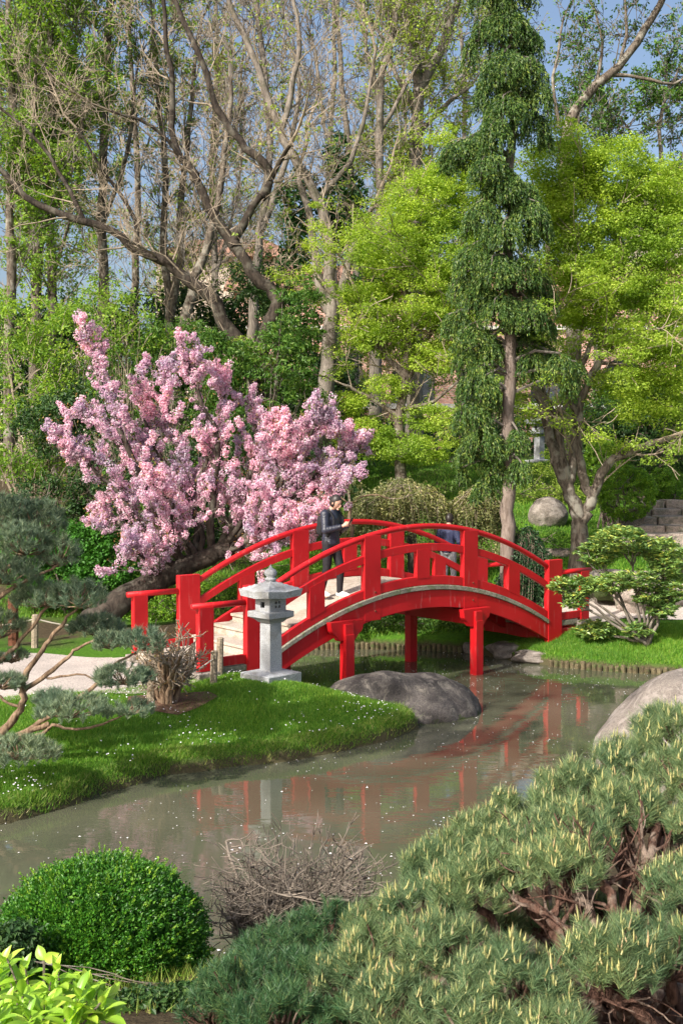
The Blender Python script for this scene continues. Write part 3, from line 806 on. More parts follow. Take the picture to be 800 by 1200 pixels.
def shrub(name, label, cat, D, L_, mat, n=60, per=60, L=.06, W=.03, rad=.16, seed=1, stem=None, group=None, up=.4, out=.5, flat=.8, droop=0, stems=8, shell=.35, dy=.9, base=None, stem_r=.03, stick=0):
    nr = np.random.default_rng(seed); rr = random.Random(seed)
    C = lobes(L_, D, per, nr, shell, dy)
    C[:, 2] = np.maximum(C[:, 2], terr(C[:, 0], C[:, 1]) + .03)
    bx = base or (float(np.mean(C[:, 0])), float(np.mean(C[:, 1])))
    root = thing(name, Vector((bx[0], bx[1], tz(*bx))), label, cat, group)
    g = G(); clump_leaves(g, C, nr.uniform(.6, 1.3, len(C)) * rad, n, L, W, nr, up, out, flat, droop)
    g.build('foliage', mat, root)
    pol = []
    b0 = root.location
    ks = nr.permutation(len(C))[:stems]
    for k in ks:
        tgt = Vector(C[k]); st_ = b0 + Vector((rr.uniform(-.2, .2), rr.uniform(-.15, .15), -.05)); mid = st_.lerp(tgt, .5) + Vector((rr.gauss(0, .12), rr.gauss(0, .1), .12 * (tgt - st_).length * .6))
        pts = [(st_ * (1 - t) ** 2 + mid * 2 * t * (1 - t) + tgt * t * t) for t in [i / 6 for i in range(7)]]
        pol.append((pts, [stem_r * (1 - .75 * i / 6) for i in range(7)]))
        for j in range(3):
            i = rr.randint(3, 5); k2 = int(nr.integers(len(C))); t2 = pts[i].lerp(Vector(C[k2]), min(1, .8 / max(.1, (Vector(C[k2]) - pts[i]).length)))
            pol.append(([pts[i].lerp(t2, q / 6) + perp(Vector((0, 0, 1)), rr) * .02 for q in range(7)], [stem_r * .35] * 7))
    if stick:
        for c in C[nr.permutation(len(C))[:stick]]:
            d = Vector((rr.gauss(0, .6), rr.gauss(0, .6), 1)).normalized(); a = Vector(c) - d * .35; bb = Vector(c) + d * .4
            pol.append(([a.lerp(bb, q / 6) + perp(d, rr) * .02 for q in range(7)], [.009 * (1 - q / 8) for q in range(7)]))
    g = G(); g.tubes(pol, 5); g.build('stem', stem or M['bark_mid'], root)
    return root

BD, BP, BM_, TT, TG = M['bark_dark'], M['bark_pale'], M['bark_mid'], M['twig_tan'], M['twig_grey']

# -- the dark crooked tree in the middle
tree('crooked_tree', 'dark crooked bare tree with a long limb arching to the left', 'tree', 30, [
    ([(305, 470), (300, 445), (297, 426), (306, 415), (313, 384), (325, 360), (322, 342), (300, 325), (280, 296), (254, 257), (235, 221), (225, 199), (209, 179), (202, 150), (203, 100), (195, 40), (190, -20)], .30, .05),
    ([(297, 440), (292, 424), (283, 407), (261, 374), (248, 348), (222, 330), (202, 312), (180, 301), (160, 292), (130, 270), (75, 252), (30, 230), (-10, 185)], .25, .07),
    ([(276, 288), (275, 280), (290, 254), (309, 226), (322, 200), (340, 170, -.5)], .17, .05),
    ([(306, 231), (316, 213), (310, 192), (280, 165), (255, 125), (235, 65), (205, 5), (195, -30)], .145, .06),
    ([(247, 245), (225, 200), (180, 150, -.5), (130, 130, -1)], .09, .03),
    ([(165, 293), (150, 240), (120, 200, -.5), (90, 150, -1)], .07, .03),
    ([(100, 262), (70, 200), (30, 150), (-10, 120)], .07, .03),
    ], BD, TT, 3, dict(per_m=1.35, L=1.6, lv=3, nch=4, r=.03, rise=.25, min=.0055, wob=.5, up=.12, spread=(25, 70)))
# -- pale forked tree right of it
tree('forked_tree', 'tall pale forked bare tree right of the dark crooked tree', 'tree', 31, [
    ([(378, 520), (381, 475), (385, 430), (387, 397), (387, 358), (387, 312), (384, 280), (378, 247), (361, 215), (341, 180), (320, 130), (295, 60), (270, 5), (262, -40)], .29, .06),
    ([(387, 365), (374, 332), (368, 290), (362, 250), (350, 215), (352, 190)], .17, .06),
    ([(388, 370), (400, 345), (413, 293), (424, 262), (440, 235)], .17, .05),
    ([(330, 150), (345, 90), (350, 40), (340, -20)], .10, .05),
    ([(372, 235), (410, 190), (430, 120), (440, 60)], .09, .04),
    ], BP, TT, 5, dict(per_m=1.1, L=1.7, lv=3, nch=4, r=.03, rise=.2, min=.0055, wob=.5, up=.12, spread=(25, 65)),
    dict(mat=M['leaf_fresh'], n=5, L=.10, W=.06, rad=.12, keep=.12))
def bare(label, D, limbs, seed, bark=BP, twig=TG, per=1.3, L=1.8, leaf=None, lv=3, nch=4, name='bare_tree', cat='tree', rise=.35, **kw):
    return tree(name, label, cat, D, limbs, bark, twig, seed, dict(per_m=per * .8, L=L, lv=lv, nch=nch, r=.028, rise=rise, min=.011, up=.2, wob=.4, spread=(20, 55), **kw), leaf)
few = lambda k=.3, n=6, m='leaf_fresh', L=.11: dict(mat=M[m], n=n, L=L, W=L * .6, rad=.18, keep=k)
bare('tall upright tree with thin pale trunk above the left edge of the maple', 38, [([(440, 350), (444, 290), (445, 200), (445, 115), (450, 75), (462, 35), (470, -20)], .26, .08), ([(446, 120), (430, 60), (425, -10)], .12, .05), ([(447, 150), (480, 90), (500, 60)], .08, .04)], 11, leaf=few(.35))
bare('tall lichen grey trunk forking just left of the weeping spruce', 40, [([(486, 330), (487, 210), (489, 100), (481, 40), (476, -20)], .36, .16), ([(489, 110), (510, 72), (530, 20), (540, -20)], .22, .1), ([(488, 160), (520, 125), (552, 100)], .12, .05), ([(489, 130), (465, 90), (440, 30)], .12, .05)], 12, leaf=few(.35))
bare('slim pale straight tree behind the dark crooked tree', 36, [([(296, 430), (297, 380), (300, 320), (308, 247), (316, 180), (310, 90), (300, 0)], .24, .08), ([(305, 270), (325, 220), (345, 150), (350, 90)], .15, .05)], 13)
bare('double stemmed grey tree behind the long arching limb', 38, [([(200, 420), (199, 368), (192, 290), (194, 210), (188, 130), (180, 40)], .22, .07), ([(199, 372), (210, 300), (213, 230), (222, 150), (230, 60)], .18, .06)], 14, BM_, TG, leaf=few(.2, 6, 'leaf_bright'))
bare('leaning dark tree behind the cherry to the left of the crooked trunk', 35, [([(205, 420), (225, 345), (240, 295), (253, 250), (265, 180), (270, 90)], .24, .07)], 15, BM_)
bare('thin grey tree filling the gap between the forked tree and its neighbour', 44, [([(415, 400), (418, 300), (412, 200), (400, 100), (395, 0)], .26, .08), ([(414, 220), (380, 150), (370, 60)], .12, .05)], 16)
bare('straight greyish tree behind the left shrubbery', 37, [([(118, 420), (122, 340), (120, 250), (122, 150), (126, 50), (130, -30)], .24, .1), ([(121, 260), (150, 180), (160, 90)], .1, .04)], 17, BM_, TG, leaf=few(.25, 9, 'leaf_bright'))
bare('slender tree with young green leaves standing second from the left edge', 34, [([(60, 400), (62, 330), (58, 240), (62, 140), (60, 40), (62, -30)], .2, .08), ([(60, 260), (90, 180), (100, 100)], .09, .04)], 18, BM_, TG, per=1.9, leaf=dict(mat=M['leaf_bright'], n=14, L=.10, W=.065, rad=.26, keep=.45))
bare('slender leafy tree at the far left edge', 33, [([(10, 420), (14, 330), (10, 240), (16, 140), (12, 40), (10, -30)], .2, .08), ([(12, 240), (35, 180), (42, 80)], .09, .04)], 19, BM_, TG, per=1.9, leaf=dict(mat=M['leaf_bright'], n=16, L=.12, W=.075, rad=.26, keep=.4))
bare('twiggy tree between the double stemmed tree and the left shrubbery', 42, [([(160, 420), (158, 330), (162, 220), (155, 110), (150, 0)], .22, .08)], 20, BM_, TT, leaf=few(.2, 8, 'leaf_bright'))
bare('thin twiggy tree far behind the crooked tree', 48, [([(250, 400), (252, 300), (248, 190), (255, 80), (250, -20)], .22, .08), ([(250, 230), (275, 150), (285, 60)], .12, .05)], 21, BP, TT)
bare('far bare tree standing between the spruce and the pale grey trunks', 50, [([(540, 330), (542, 240), (545, 140), (540, 40)], .22, .08)], 22, BP, TG, leaf=few(.4))
bare('far bare tree behind the gap left of the pale grey trunks', 50, [([(395, 380), (390, 290), (385, 200), (392, 90), (390, -20)], .22, .08)], 23, BP, TG)
# upper right: big leaning limbs against the sky
tree('leaning_tree', 'tall tree leaning right against the sky behind the right maple', 'tree', 34, [
    ([(672, 420), (668, 300), (660, 200), (668, 140), (700, 100), (735, 65), (765, 20), (785, -20)], .28, .09),
    ([(716, 88), (750, 90), (790, 98), (830, 70)], .07, .03),
    ([(725, 78), (735, 20), (725, -30)], .06, .03),
    ([(700, 100), (705, 50), (690, 0)], .06, .03),
    ([(655, 150), (648, 90), (660, 20)], .07, .03)], BM_, TG, 31, dict(per_m=.8, L=1.5, lv=3, nch=4, r=.025, rise=.2, min=.009, up=.12),
    dict(mat=M['leaf_mid'], n=5, L=.11, W=.065, rad=.16, keep=.5))
bare('leafing tree low on the skyline at the right edge', 46, [([(775, 320), (778, 230), (772, 150), (778, 120)], .2, .07), ([(776, 210), (745, 170), (735, 150)], .1, .05), ([(776, 220), (805, 170)], .1, .05)], 32, BM_, TG, per=1.6, leaf=dict(mat=M['leaf_mid'], n=10, L=.15, W=.09, rad=.25, keep=.4))
bare('leafing tree low on the skyline above the right maple', 46, [([(700, 320), (702, 230), (706, 190)], .2, .07), ([(703, 240), (680, 200)], .1, .05)], 33, BM_, TG, per=1.6, leaf=dict(mat=M['leaf_mid'], n=8, L=.15, W=.09, rad=.25, keep=.35))

# -- ivy on the pale trees
nr = np.random.default_rng(5)
def ivy(label, L_, D, per=120, seed=1, mat='ivy', group=None):
    nr = np.random.default_rng(seed); g = G(); C = lobes(L_, D, per, nr, .3, .6)
    o = Vector(tuple(C.mean(0))); clump_leaves(g, C, .22, 40, .11, .085, nr, .3, .7, 1.0)
    V = g.V; g.V = [v - np.array(o) for v in V]; ob = g.build('ivy', M[mat]); ob.location = o
    return tag(ob, label, 'ivy', group)
ivy('dark ivy mass clinging to the trunks right of the crooked tree', [(352, 240, 25, 45), (400, 250, 30, 50), (345, 300, 22, 35), (398, 190, 16, 35)], 32, seed=3)
ivy('ivy column covering the base of the pale grey trunks', [(425, 330, 24, 40), (432, 290, 14, 30)], 36, seed=4)

# -- maples: layered sprays of light green
def maple(label, D, limbs, L_, seed, bark, per=110, n=55, mat='leaf_maple', tw=None, L=.085):
    nr0 = np.random.default_rng(seed)
    return tree('maple_tree', label, 'tree', D, limbs, bark, M['twig_tan'], seed, tw or dict(per_m=1.6, L=1.4, lv=2, nch=4, r=.03, rise=.1, min=.009, up=.02, **{'from': .45}),
        dict(mat=M[mat], n=n, L=L, W=L * .6, rad=.32, flat=.48, keep=.3, up=.9, out=.3, droop=.3, extra=lambda nr: lobes(L_, D, per, nr, .35, .9)))
maple('bright yellow-green maple filling the space left of the weeping spruce', 29, [
    ([(470, 560), (468, 500), (475, 440), (480, 380), (470, 320), (480, 260)], .18, .05),
    ([(473, 450), (500, 400), (530, 340), (540, 290)], .1, .04), ([(474, 440), (440, 400), (420, 350)], .1, .04), ([(476, 400), (505, 360), (500, 290)], .08, .03),
    ([(470, 490), (430, 465), (400, 450)], .07, .03), ([(472, 480), (510, 470), (545, 440)], .07, .03)],
    [(500, 235, 45, 38), (455, 290, 48, 42), (525, 290, 45, 50), (430, 345, 30, 22), (480, 350, 60, 35), (535, 370, 35, 40), (450, 395, 48, 22), (510, 420, 40, 20), (410, 470, 20, 12), (455, 455, 28, 14), (505, 490, 40, 16), (430, 510, 40, 18), (480, 525, 55, 20), (545, 215, 30, 25)], 41, BM_, per=160, n=110, L=.066)
maple('broad light green maple right of the spruce above several leaning stems', 24, [
    ([(675, 668), (678, 625), (676, 598), (664, 572), (652, 540), (643, 505), (635, 470), (622, 430), (625, 380), (640, 320)], .22, .06),
    ([(664, 572), (658, 535), (653, 500), (645, 480), (632, 455), (628, 440)], .12, .05),
    ([(654, 498), (662, 475), (668, 455), (680, 400)], .07, .03),
    ([(679, 612), (686, 598), (692, 582), (684, 570), (679, 545), (678, 500), (680, 470), (690, 445), (705, 420), (730, 400), (760, 370), (775, 320)], .14, .05),
    ([(666, 565), (672, 545), (672, 510), (672, 480), (668, 460), (680, 430), (700, 380), (700, 320)], .11, .04),
    ([(692, 582), (702, 560), (712, 543), (740, 528), (765, 520), (790, 512), (830, 500)], .12, .06),
    ([(700, 425), (735, 430), (770, 470), (800, 480)], .05, .02),
    ([(640, 480), (625, 465), (612, 462)], .05, .03)],
    [(660, 195, 45, 35), (720, 200, 55, 38), (775, 225, 45, 40), (690, 250, 65, 35), (760, 280, 55, 40), (670, 300, 50, 35), (720, 330, 65, 35), (785, 340, 40, 40), (680, 360, 45, 26), (750, 390, 60, 28), (790, 430, 40, 35), (735, 450, 38, 20), (760, 480, 45, 18), (640, 240, 22, 35)], 42, BM_, per=135, n=110, L=.062,
    tw=dict(per_m=1.5, L=1.5, lv=2, nch=4, r=.03, rise=.1, min=.008, up=.04, **{'from': .62}), mat='leaf_maple')

# -- weeping spruce
def spruce():
    nr = np.random.default_rng(77); rr = random.Random(77); D = 22.3
    pts = limb_pts([(594, 640), (594, 600), (594, 540), (594, 480), (597, 420), (596, 380), (600, 330), (594, 280), (600, 230), (598, 180), (604, 120), (600, 60), (596, 10), (592, -40)], D, 3, .02, rr)
    b = pts[0]; root = thing('weeping_spruce', Vector((b.x, b.y, tz(b.x, b.y))), 'tall narrow weeping spruce with hanging dark green curtains behind the bridge', 'tree')
    pts = [Vector((b.x, b.y, tz(b.x, b.y) - .1))] + pts
    g = G(); g.tubes([(pts, [.15 - .09 * i / len(pts) for i in range(len(pts))])], 10)
    g.build('trunk', bark_mat('spruce_bark', (.13, .10, .08), (.27, .22, .19), 5), root, smooth=True)
    # drooping tufts: (x, y_top, half width, length, depth shift)
    T = [(588, -75, 22, 80, 0), (602, -40, 24, 80, .1), (575, -30, 20, 70, -.2), (590, 10, 28, 70, 0), (568, 20, 14, 60, -.2), (612, 30, 16, 70, .1), (590, 60, 26, 70, -.3), (575, 90, 20, 70, 0), (596, 110, 20, 80, -.4), (618, 70, 18, 75, -.1), (632, 100, 14, 70, -.2), (628, 135, 14, 60, 0),
         (540, 165, 22, 30, -.2), (560, 155, 18, 45, -.3), (533, 178, 9, 32, 0), (580, 140, 16, 70, -.5), (575, 180, 20, 60, -.5), (592, 200, 22, 60, -.3), (612, 215, 16, 60, -.2), (566, 235, 17, 60, -.4), (590, 260, 18, 50, -.6),
         (620, 235, 20, 70, -.4), (630, 250, 12, 60, 0), (560, 285, 22, 55, -.3), (585, 300, 26, 55, -.5), (612, 300, 22, 60, -.3), (628, 320, 16, 60, 0), (545, 320, 16, 60, 0), (562, 330, 20, 60, -.2), (590, 345, 24, 50, -.4), (618, 350, 22, 60, -.4), (634, 370, 14, 45, 0),
         (535, 365, 12, 50, .1), (555, 380, 18, 55, -.1), (575, 395, 12, 60, .1), (548, 410, 15, 50, 0), (615, 385, 18, 50, .2), (625, 410, 16, 60, 0), (655, 415, 14, 44, -.3), (672, 425, 10, 40, 0), (640, 405, 14, 40, .1),
         (560, 430, 16, 60, -.2), (552, 470, 18, 60, -.2), (575, 455, 11, 60, 0), (566, 500, 22, 60, -.3), (548, 520, 13, 48, 0), (580, 530, 12, 50, 0), (604, 505, 10, 50, -.3), (608, 540, 12, 45, -.4), (574, 400, 9, 60, -.2), (570, 440, 11, 60, -.3), (572, 560, 14, 35, 0)]
    Cs = []; Ds = []; Ls = []; br_ = []
    T += [(x + rr.choice((-1, 1)) * rr.uniform(.6, 1.1) * hw, y + rr.uniform(0, 30), hw * rr.uniform(.3, .5), ln * rr.uniform(.5, .9), dd) for (x, y, hw, ln, dd) in T if rr.random() < .8 and not (x > 600 and y > 440)]
    for (x, y, hw, ln, dd) in T:
        x += rr.uniform(-3, 3); c = P(x, y, D + dd); a = hw * D / FPX; H = ln * D / FPX
        tr = min(pts, key=lambda q: abs(q.z - c.z)); m = tr.lerp(c, .5) + Vector((0, 0, .12))
        br_.append(([tr + Vector((0, 0, -.05)), m, c + Vector((0, 0, .02)), c + (c - tr).normalized() * a * .6 - Vector((0, 0, .1)), c + (c - tr).normalized() * a * .8 - Vector((0, 0, H * .5))], [.035, .03, .022, .015, .008]))
        ns = int(42 + 800 * a * a * 1.2)
        for k in range(ns):
            an = rr.uniform(0, 2 * math.pi); q = rr.random() ** .5
            ox, oy = math.cos(an) * a * q, math.sin(an) * a * q * .9
            z0 = c.z - (q ** 2) * a * .7 + rr.uniform(-.05, .05); l = H * rr.uniform(.12, .62) * (1 - .3 * q) + .10
            px, py, pz = c.x + ox, c.y + oy, z0; t = 0; seg = .055
            dx, dy_ = math.cos(an) * 1.1, math.sin(an) * 1.1
            while t < l:
                Cs.append((px, py, pz)); Ds.append((dx + rr.gauss(0, .35), dy_ + rr.gauss(0, .35), -1)); Ls.append(.082 * rr.uniform(.6, 1.3))
                px += dx * seg * .45 + rr.gauss(0, .012); py += dy_ * seg * .45 + rr.gauss(0, .012); pz -= seg; t += seg; dx *= .8; dy_ *= .8
    g = G(); g.tubes(br_, 5); g.build('branches', M['twig_grey'], root)
    Cs = np.array(Cs); Ds = np.array(Ds); Ls = np.array(Ls)
    cc = np.column_stack([Ds[:, 0], Ds[:, 1], np.full(len(Ds), .25)]) + nr.normal(size=Ds.shape) * .5
    g = G(); g.add(*leaf_quads(Cs, Ds, cc, Ls, Ls * .30, .15)); 
    cc2 = np.cross(Ds, cc); g.add(*leaf_quads(Cs + nr.normal(size=Cs.shape) * .02, Ds + nr.normal(size=Ds.shape) * .4, cc2, Ls * .9, Ls * .28, .15))
    g.build('crown', M['leaf_spruce'], root)
spruce()

# -- dwarf weeping larches behind the bridge
def weeper(label, D, dome, trunkpx, seed, mat='leaf_weep', dens=620):
    nr = np.random.default_rng(seed); rr = random.Random(seed)
    pts = limb_pts(trunkpx, D, 3, .015, rr); b = pts[0]; gz_ = tz(b.x, b.y)
    root = thing('weeping_larch', Vector((b.x, b.y, gz_)), label, 'tree')
    pts = [Vector((b.x, b.y, gz_ - .1))] + pts
    g = G(); g.tubes([(pts, [.13 - .08 * i / len(pts) for i in range(len(pts))])], 8); g.build('trunk', M['bark_dark'], root, smooth=True)
    Cs = []; Ds = []; pol = []
    for (x, y, hw, ln) in dome:
        c = P(x, y, D); a = hw * D / FPX; H = ln * D / FPX
        for k in range(int(dens * a * a) + 30):
            an = rr.uniform(0, 2 * math.pi); q = rr.random() ** .5; r0 = a * q
            px, py = c.x + math.cos(an) * r0, c.y + math.sin(an) * r0 * .8; pz = c.z - q ** 2.2 * H * .45 + rr.uniform(-.04, .04)
            l = H * rr.uniform(.3, .8) * (.4 + .6 * q); t = 0; P0 = (px, py, pz); line = [P0]
            while t < l:
                Cs.append((px, py, pz)); Ds.append((math.cos(an) + rr.gauss(0, .6), math.sin(an) + rr.gauss(0, .6), -.6 + rr.gauss(0, .5)))
                px += rr.gauss(0, .02) + math.cos(an) * .015; py += rr.gauss(0, .02); pz -= .06; t += .06; line.append((px, py, pz))
            if k % 3 == 0 and len(line) > 2: pol.append(([line[0], line[len(line) // 2], line[-1]], [.004, .004, .003]))
        top = pts[-1]
        for k in range(10):
            an = rr.uniform(0, 2 * math.pi); e = Vector((c.x + math.cos(an) * a * .8, c.y + math.sin(an) * a * .6, c.z - H * .22))
            pol.append(([top, top.lerp(e, .5) + Vector((0, 0, .06)), e], [.014, .009, .004]))
    g = G(); g.tubes(pol, 4); g.build('branches', M['twig_tan'], root)
    Cs = np.array(Cs); Ds = np.array(Ds)
    g = G(); g.add(*leaf_quads(Cs, Ds, rand_dirs(len(Cs), nr) + np.array([0, 0, .5]), .075 * nr.uniform(.7, 1.4, len(Cs)), .035)); top_ = Cs[::3] + nr.normal(size=Cs[::3].shape) * .06; g.add(*leaf_quads(top_, rand_dirs(len(top_), nr), rand_dirs(len(top_), nr) + np.array([0, 0, .5]), .07 * nr.uniform(.7, 1.4, len(top_)), .04)); g.build('crown', M[mat], root)
weeper('cream and green weeping larch spreading behind the middle of the bridge', 23.5, [(470, 562, 45, 62), (435, 578, 32, 60), (500, 570, 26, 50), (455, 575, 30, 60)], [(484, 655), (483, 620), (484, 590), (478, 568)], 61)
weeper('dome shaped weeping larch hanging over the right half of the bridge', 23.8, [(560, 568, 30, 80), (535, 585, 24, 60), (583, 588, 20, 62), (548, 575, 26, 70)], [(548, 640), (552, 610), (560, 585), (560, 570)], 62)
weeper('dark green weeping conifer below the spruce by the right bridge end', 22.4, [(618, 618, 26, 110), (635, 650, 20, 70), (600, 650, 18, 80)], [(618, 720), (620, 660), (618, 625)], 63, 'leaf_spruce_d', 1500)
tree('small_tree', 'thin pale sapling rising behind the person on the bridge', 'tree', 22.6, [([(411, 640), (411, 608), (410, 592)], .045, .035), ([(410, 594), (402, 585), (392, 578)], .025, .012), ([(410, 593), (420, 584), (436, 580), (455, 584)], .025, .012)], M['bark_tan'], M['twig_tan'], 66,
     dict(per_m=3, L=.35, lv=1, nch=3, r=.008, min=.004), dict(mat=M['leaf_weep'], n=14, L=.06, W=.025, rad=.12, keep=.8))

# -- cherry in blossom
def cherry():
    nr = np.random.default_rng(21); rr = random.Random(21); D = 20.6
    base = limb_pts([(95, 745, -.6), (120, 722, -.4), (150, 700, -.2), (185, 682), (215, 665), (245, 652), (272, 640)], D, 3, .02, rr)
    b = base[0]; root = thing('cherry_tree', Vector((b.x, b.y, tz(b.x, b.y))), 'pink double-blossom cherry tree with a thick leaning dark trunk left of the bridge', 'tree')
    trunk = [(base, [.30 - .15 * i / (len(base) - 1) for i in range(len(base))])]
    mains = [([(235, 655), (225, 600), (210, 530), (195, 460), (200, 430)], .07), ([(245, 650), (250, 590), (255, 520), (225, 440), (213, 405)], .08), ([(215, 665), (190, 620), (165, 570), (130, 480), (110, 420), (101, 385)], .08),
             ([(210, 668), (180, 640), (130, 570), (90, 530), (62, 512)], .06), ([(255, 645), (280, 590), (300, 530), (295, 475)], .08), ([(262, 640), (310, 600), (340, 540), (320, 495)], .07),
             ([(268, 640), (330, 600), (380, 562), (420, 528)], .07), ([(270, 642), (340, 585), (385, 545), (412, 520)], .05), ([(262, 640), (330, 555), (370, 500), (380, 495)], .05), ([(270, 642), (320, 625), (370, 600), (405, 560)], .06), ([(240, 652), (230, 600), (180, 520), (170, 470), (165, 430)], .06), ([(200, 672), (170, 625), (130, 610), (115, 600)], .05),
             ([(228, 658), (215, 600), (240, 540), (262, 470), (258, 435)], .06), ([(250, 648), (275, 620), (300, 570), (350, 520), (395, 505)], .06), ([(225, 660), (200, 610), (150, 540), (110, 490), (85, 488)], .055), ([(190, 676), (170, 660), (158, 645)], .03),
             ([(220, 662), (205, 630), (200, 590), (175, 560)], .05), ([(255, 645), (290, 640), (330, 630), (360, 615)], .05)]
    polys = []; spots = []
    for pl, r0 in mains:
        k = rr.uniform(-1.1, 1.1)
        pl2 = [(x, y, k * i / (len(pl) - 1) * 1.3) for i, (x, y) in enumerate(pl)]
        pts = limb_pts(pl2, D, 4, .03, rr); n = len(pts); trunk.append((pts, [r0 * (1 - .85 * i / (n - 1)) + .006 for i in range(n)]))
        for i in range(int(n * .22), n):
            m = 3
            for c in range(m):
                d = (pts[min(i + 1, n - 1)] - pts[max(i - 1, 0)]).normalized(); frac = i / n
                if pl[0][0] > pl[-1][0] - 10 and frac > .8 and rr.random() < .5: continue
                nd = (rot_about(d, perp(d, rr), R(rr.uniform(20, 75))) + Vector((0, 0, .25))).normalized()
                grow(polys, [], pts[i], nd, rr.uniform(.3, .85) * (1.15 - .95 * frac) + .06, .014, 0, 1, rr, 3, (20, 50), .12, .25, .6, 5)
        for q in pts[int(n * .45):]: spots.append((q, 1))
    for p_, r_ in polys:
        if rr.random() < .50:
            for i_ in range(1, len(p_)): spots.append((p_[i_], 1)); spots.append((p_[i_].lerp(p_[i_ - 1], .5), 1))
    g = G()
    for t_ in trunk: g.tubes([t_], 9)
    g.build('trunk', M['bark_dark'], root, smooth=True)
    g = G(); g.tubes([(p, [max(q, .005) for q in r]) for p, r in polys], 4); g.build('branches', M['bark_mid'], root)
    S = np.array([tuple(q) for q, _ in spots]); S = S[nr.random(len(S)) < .38]
    S = S + nr.normal(size=S.shape) * .03
    n = len(S); k = 36; rad = nr.uniform(.045, .088, n)
    d = rand_dirs(n * k, nr); off = d * np.repeat(rad, k)[:, None] * nr.uniform(.55, 1.05, n * k)[:, None]
    C = np.repeat(S, k, 0) + off; Dv = rand_dirs(n * k, nr); Dv -= d * np.sum(Dv * d, 1, keepdims=True) * .7
    L = nr.uniform(.032, .048, n * k)
    g = G(); g.add(*leaf_quads(C, Dv, unit(d + rand_dirs(n * k, nr) * .5), L, L * .85, .25)); g.build('blossom', M['petal'], root)
    B = S[nr.random(n) < .4]; B = np.repeat(B, 3, 0) + nr.normal(size=(len(B) * 3, 3)) * .075 + np.array([0, 0, .04])
    g = G(); g.add(*leaf_quads(B, rand_dirs(len(B), nr) + np.array([0, 0, .5]), rand_dirs(len(B), nr), nr.uniform(.045, .08, len(B)), .022, .2)); g.build('leaves', M['bronze'], root)
cherry()

# -- left and middle background shrubs
shrub('spring_bush', 'large yellow-green spring bush at the left edge behind the pine', 'bush', 25, [(30, 375, 50, 40), (75, 400, 40, 45), (25, 440, 50, 50), (80, 470, 38, 40), (20, 520, 45, 45), (70, 540, 40, 40), (100, 370, 22, 22)], M['leaf_bright'], 34, 75, .09, .05, .26, 71, M['twig_tan'], stems=26, stem_r=.03, shell=.5, stick=160)
shrub('spring_bush', 'loose light green bush behind the upper left blossoms', 'bush', 28, [(130, 390, 30, 28), (165, 395, 35, 25), (120, 345, 35, 20), (150, 360, 40, 18)], M['leaf_bright'], 30, 60, .09, .05, .26, 72, M['twig_tan'], stems=12, shell=.4, stick=40)
shrub('bamboo_clump', 'dark olive bamboo clump behind the top of the cherry blossom', 'bamboo', 28.5, [(160, 430, 60, 45), (230, 440, 50, 45), (260, 420, 35, 30), (200, 400, 55, 25), (150, 480, 60, 50), (270, 480, 45, 40)], M['leaf_mid'], 46, 80, .17, .028, .30, 73, M['twig_tan'], stems=25, droop=1.0, shell=.3)
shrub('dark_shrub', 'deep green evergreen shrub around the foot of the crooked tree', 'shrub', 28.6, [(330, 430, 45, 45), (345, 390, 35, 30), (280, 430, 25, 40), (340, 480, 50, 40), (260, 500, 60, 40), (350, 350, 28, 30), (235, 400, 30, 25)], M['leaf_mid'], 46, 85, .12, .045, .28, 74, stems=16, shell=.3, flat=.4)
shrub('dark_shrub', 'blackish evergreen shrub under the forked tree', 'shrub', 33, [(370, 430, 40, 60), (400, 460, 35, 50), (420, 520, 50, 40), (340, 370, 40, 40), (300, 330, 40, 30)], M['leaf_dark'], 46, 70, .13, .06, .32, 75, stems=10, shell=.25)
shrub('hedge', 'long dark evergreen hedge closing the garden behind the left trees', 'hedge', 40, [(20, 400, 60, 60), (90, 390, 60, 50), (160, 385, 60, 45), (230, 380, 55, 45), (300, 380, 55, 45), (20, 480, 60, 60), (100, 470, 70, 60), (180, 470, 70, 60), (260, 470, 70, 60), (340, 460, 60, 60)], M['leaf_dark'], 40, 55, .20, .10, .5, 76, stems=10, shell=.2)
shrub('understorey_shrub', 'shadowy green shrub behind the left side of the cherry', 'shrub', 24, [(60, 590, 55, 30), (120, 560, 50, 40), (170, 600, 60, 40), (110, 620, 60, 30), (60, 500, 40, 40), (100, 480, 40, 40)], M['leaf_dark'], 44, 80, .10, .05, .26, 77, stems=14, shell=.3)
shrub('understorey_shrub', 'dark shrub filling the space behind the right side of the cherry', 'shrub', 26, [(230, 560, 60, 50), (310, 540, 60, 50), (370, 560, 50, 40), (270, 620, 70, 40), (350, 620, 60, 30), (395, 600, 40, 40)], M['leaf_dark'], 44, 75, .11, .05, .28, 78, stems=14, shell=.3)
shrub('groundcover_bank', 'vivid green leafy bank below the cherry at the left', 'ground cover', 21.8, [(80, 640, 50, 35), (130, 655, 45, 40), (70, 680, 60, 35), (130, 690, 40, 30), (40, 650, 50, 30)], M['leaf_cover'], 60, 150, .07, .045, .20, 79, stems=6, shell=.4, up=.9)
shrub('low_shrub', 'rounded light green shrub behind the far newel of the bridge', 'shrub', 21.6, [(175, 722, 36, 20), (200, 712, 26, 16), (160, 735, 30, 14), (225, 738, 30, 12)], M['leaf_box2'], 60, 160, .045, .028, .12, 80, stems=5, up=.8)
shrub('low_shrub', 'leafy waterside plants on the far bank under the bridge arch', 'shrub', 21.9, [(430, 740, 40, 16), (480, 745, 40, 14), (530, 742, 40, 16), (450, 728, 40, 12), (400, 742, 30, 14), (510, 728, 30, 10)], M['leaf_mid'], 50, 160, .06, .03, .14, 81, stems=6, up=.8)
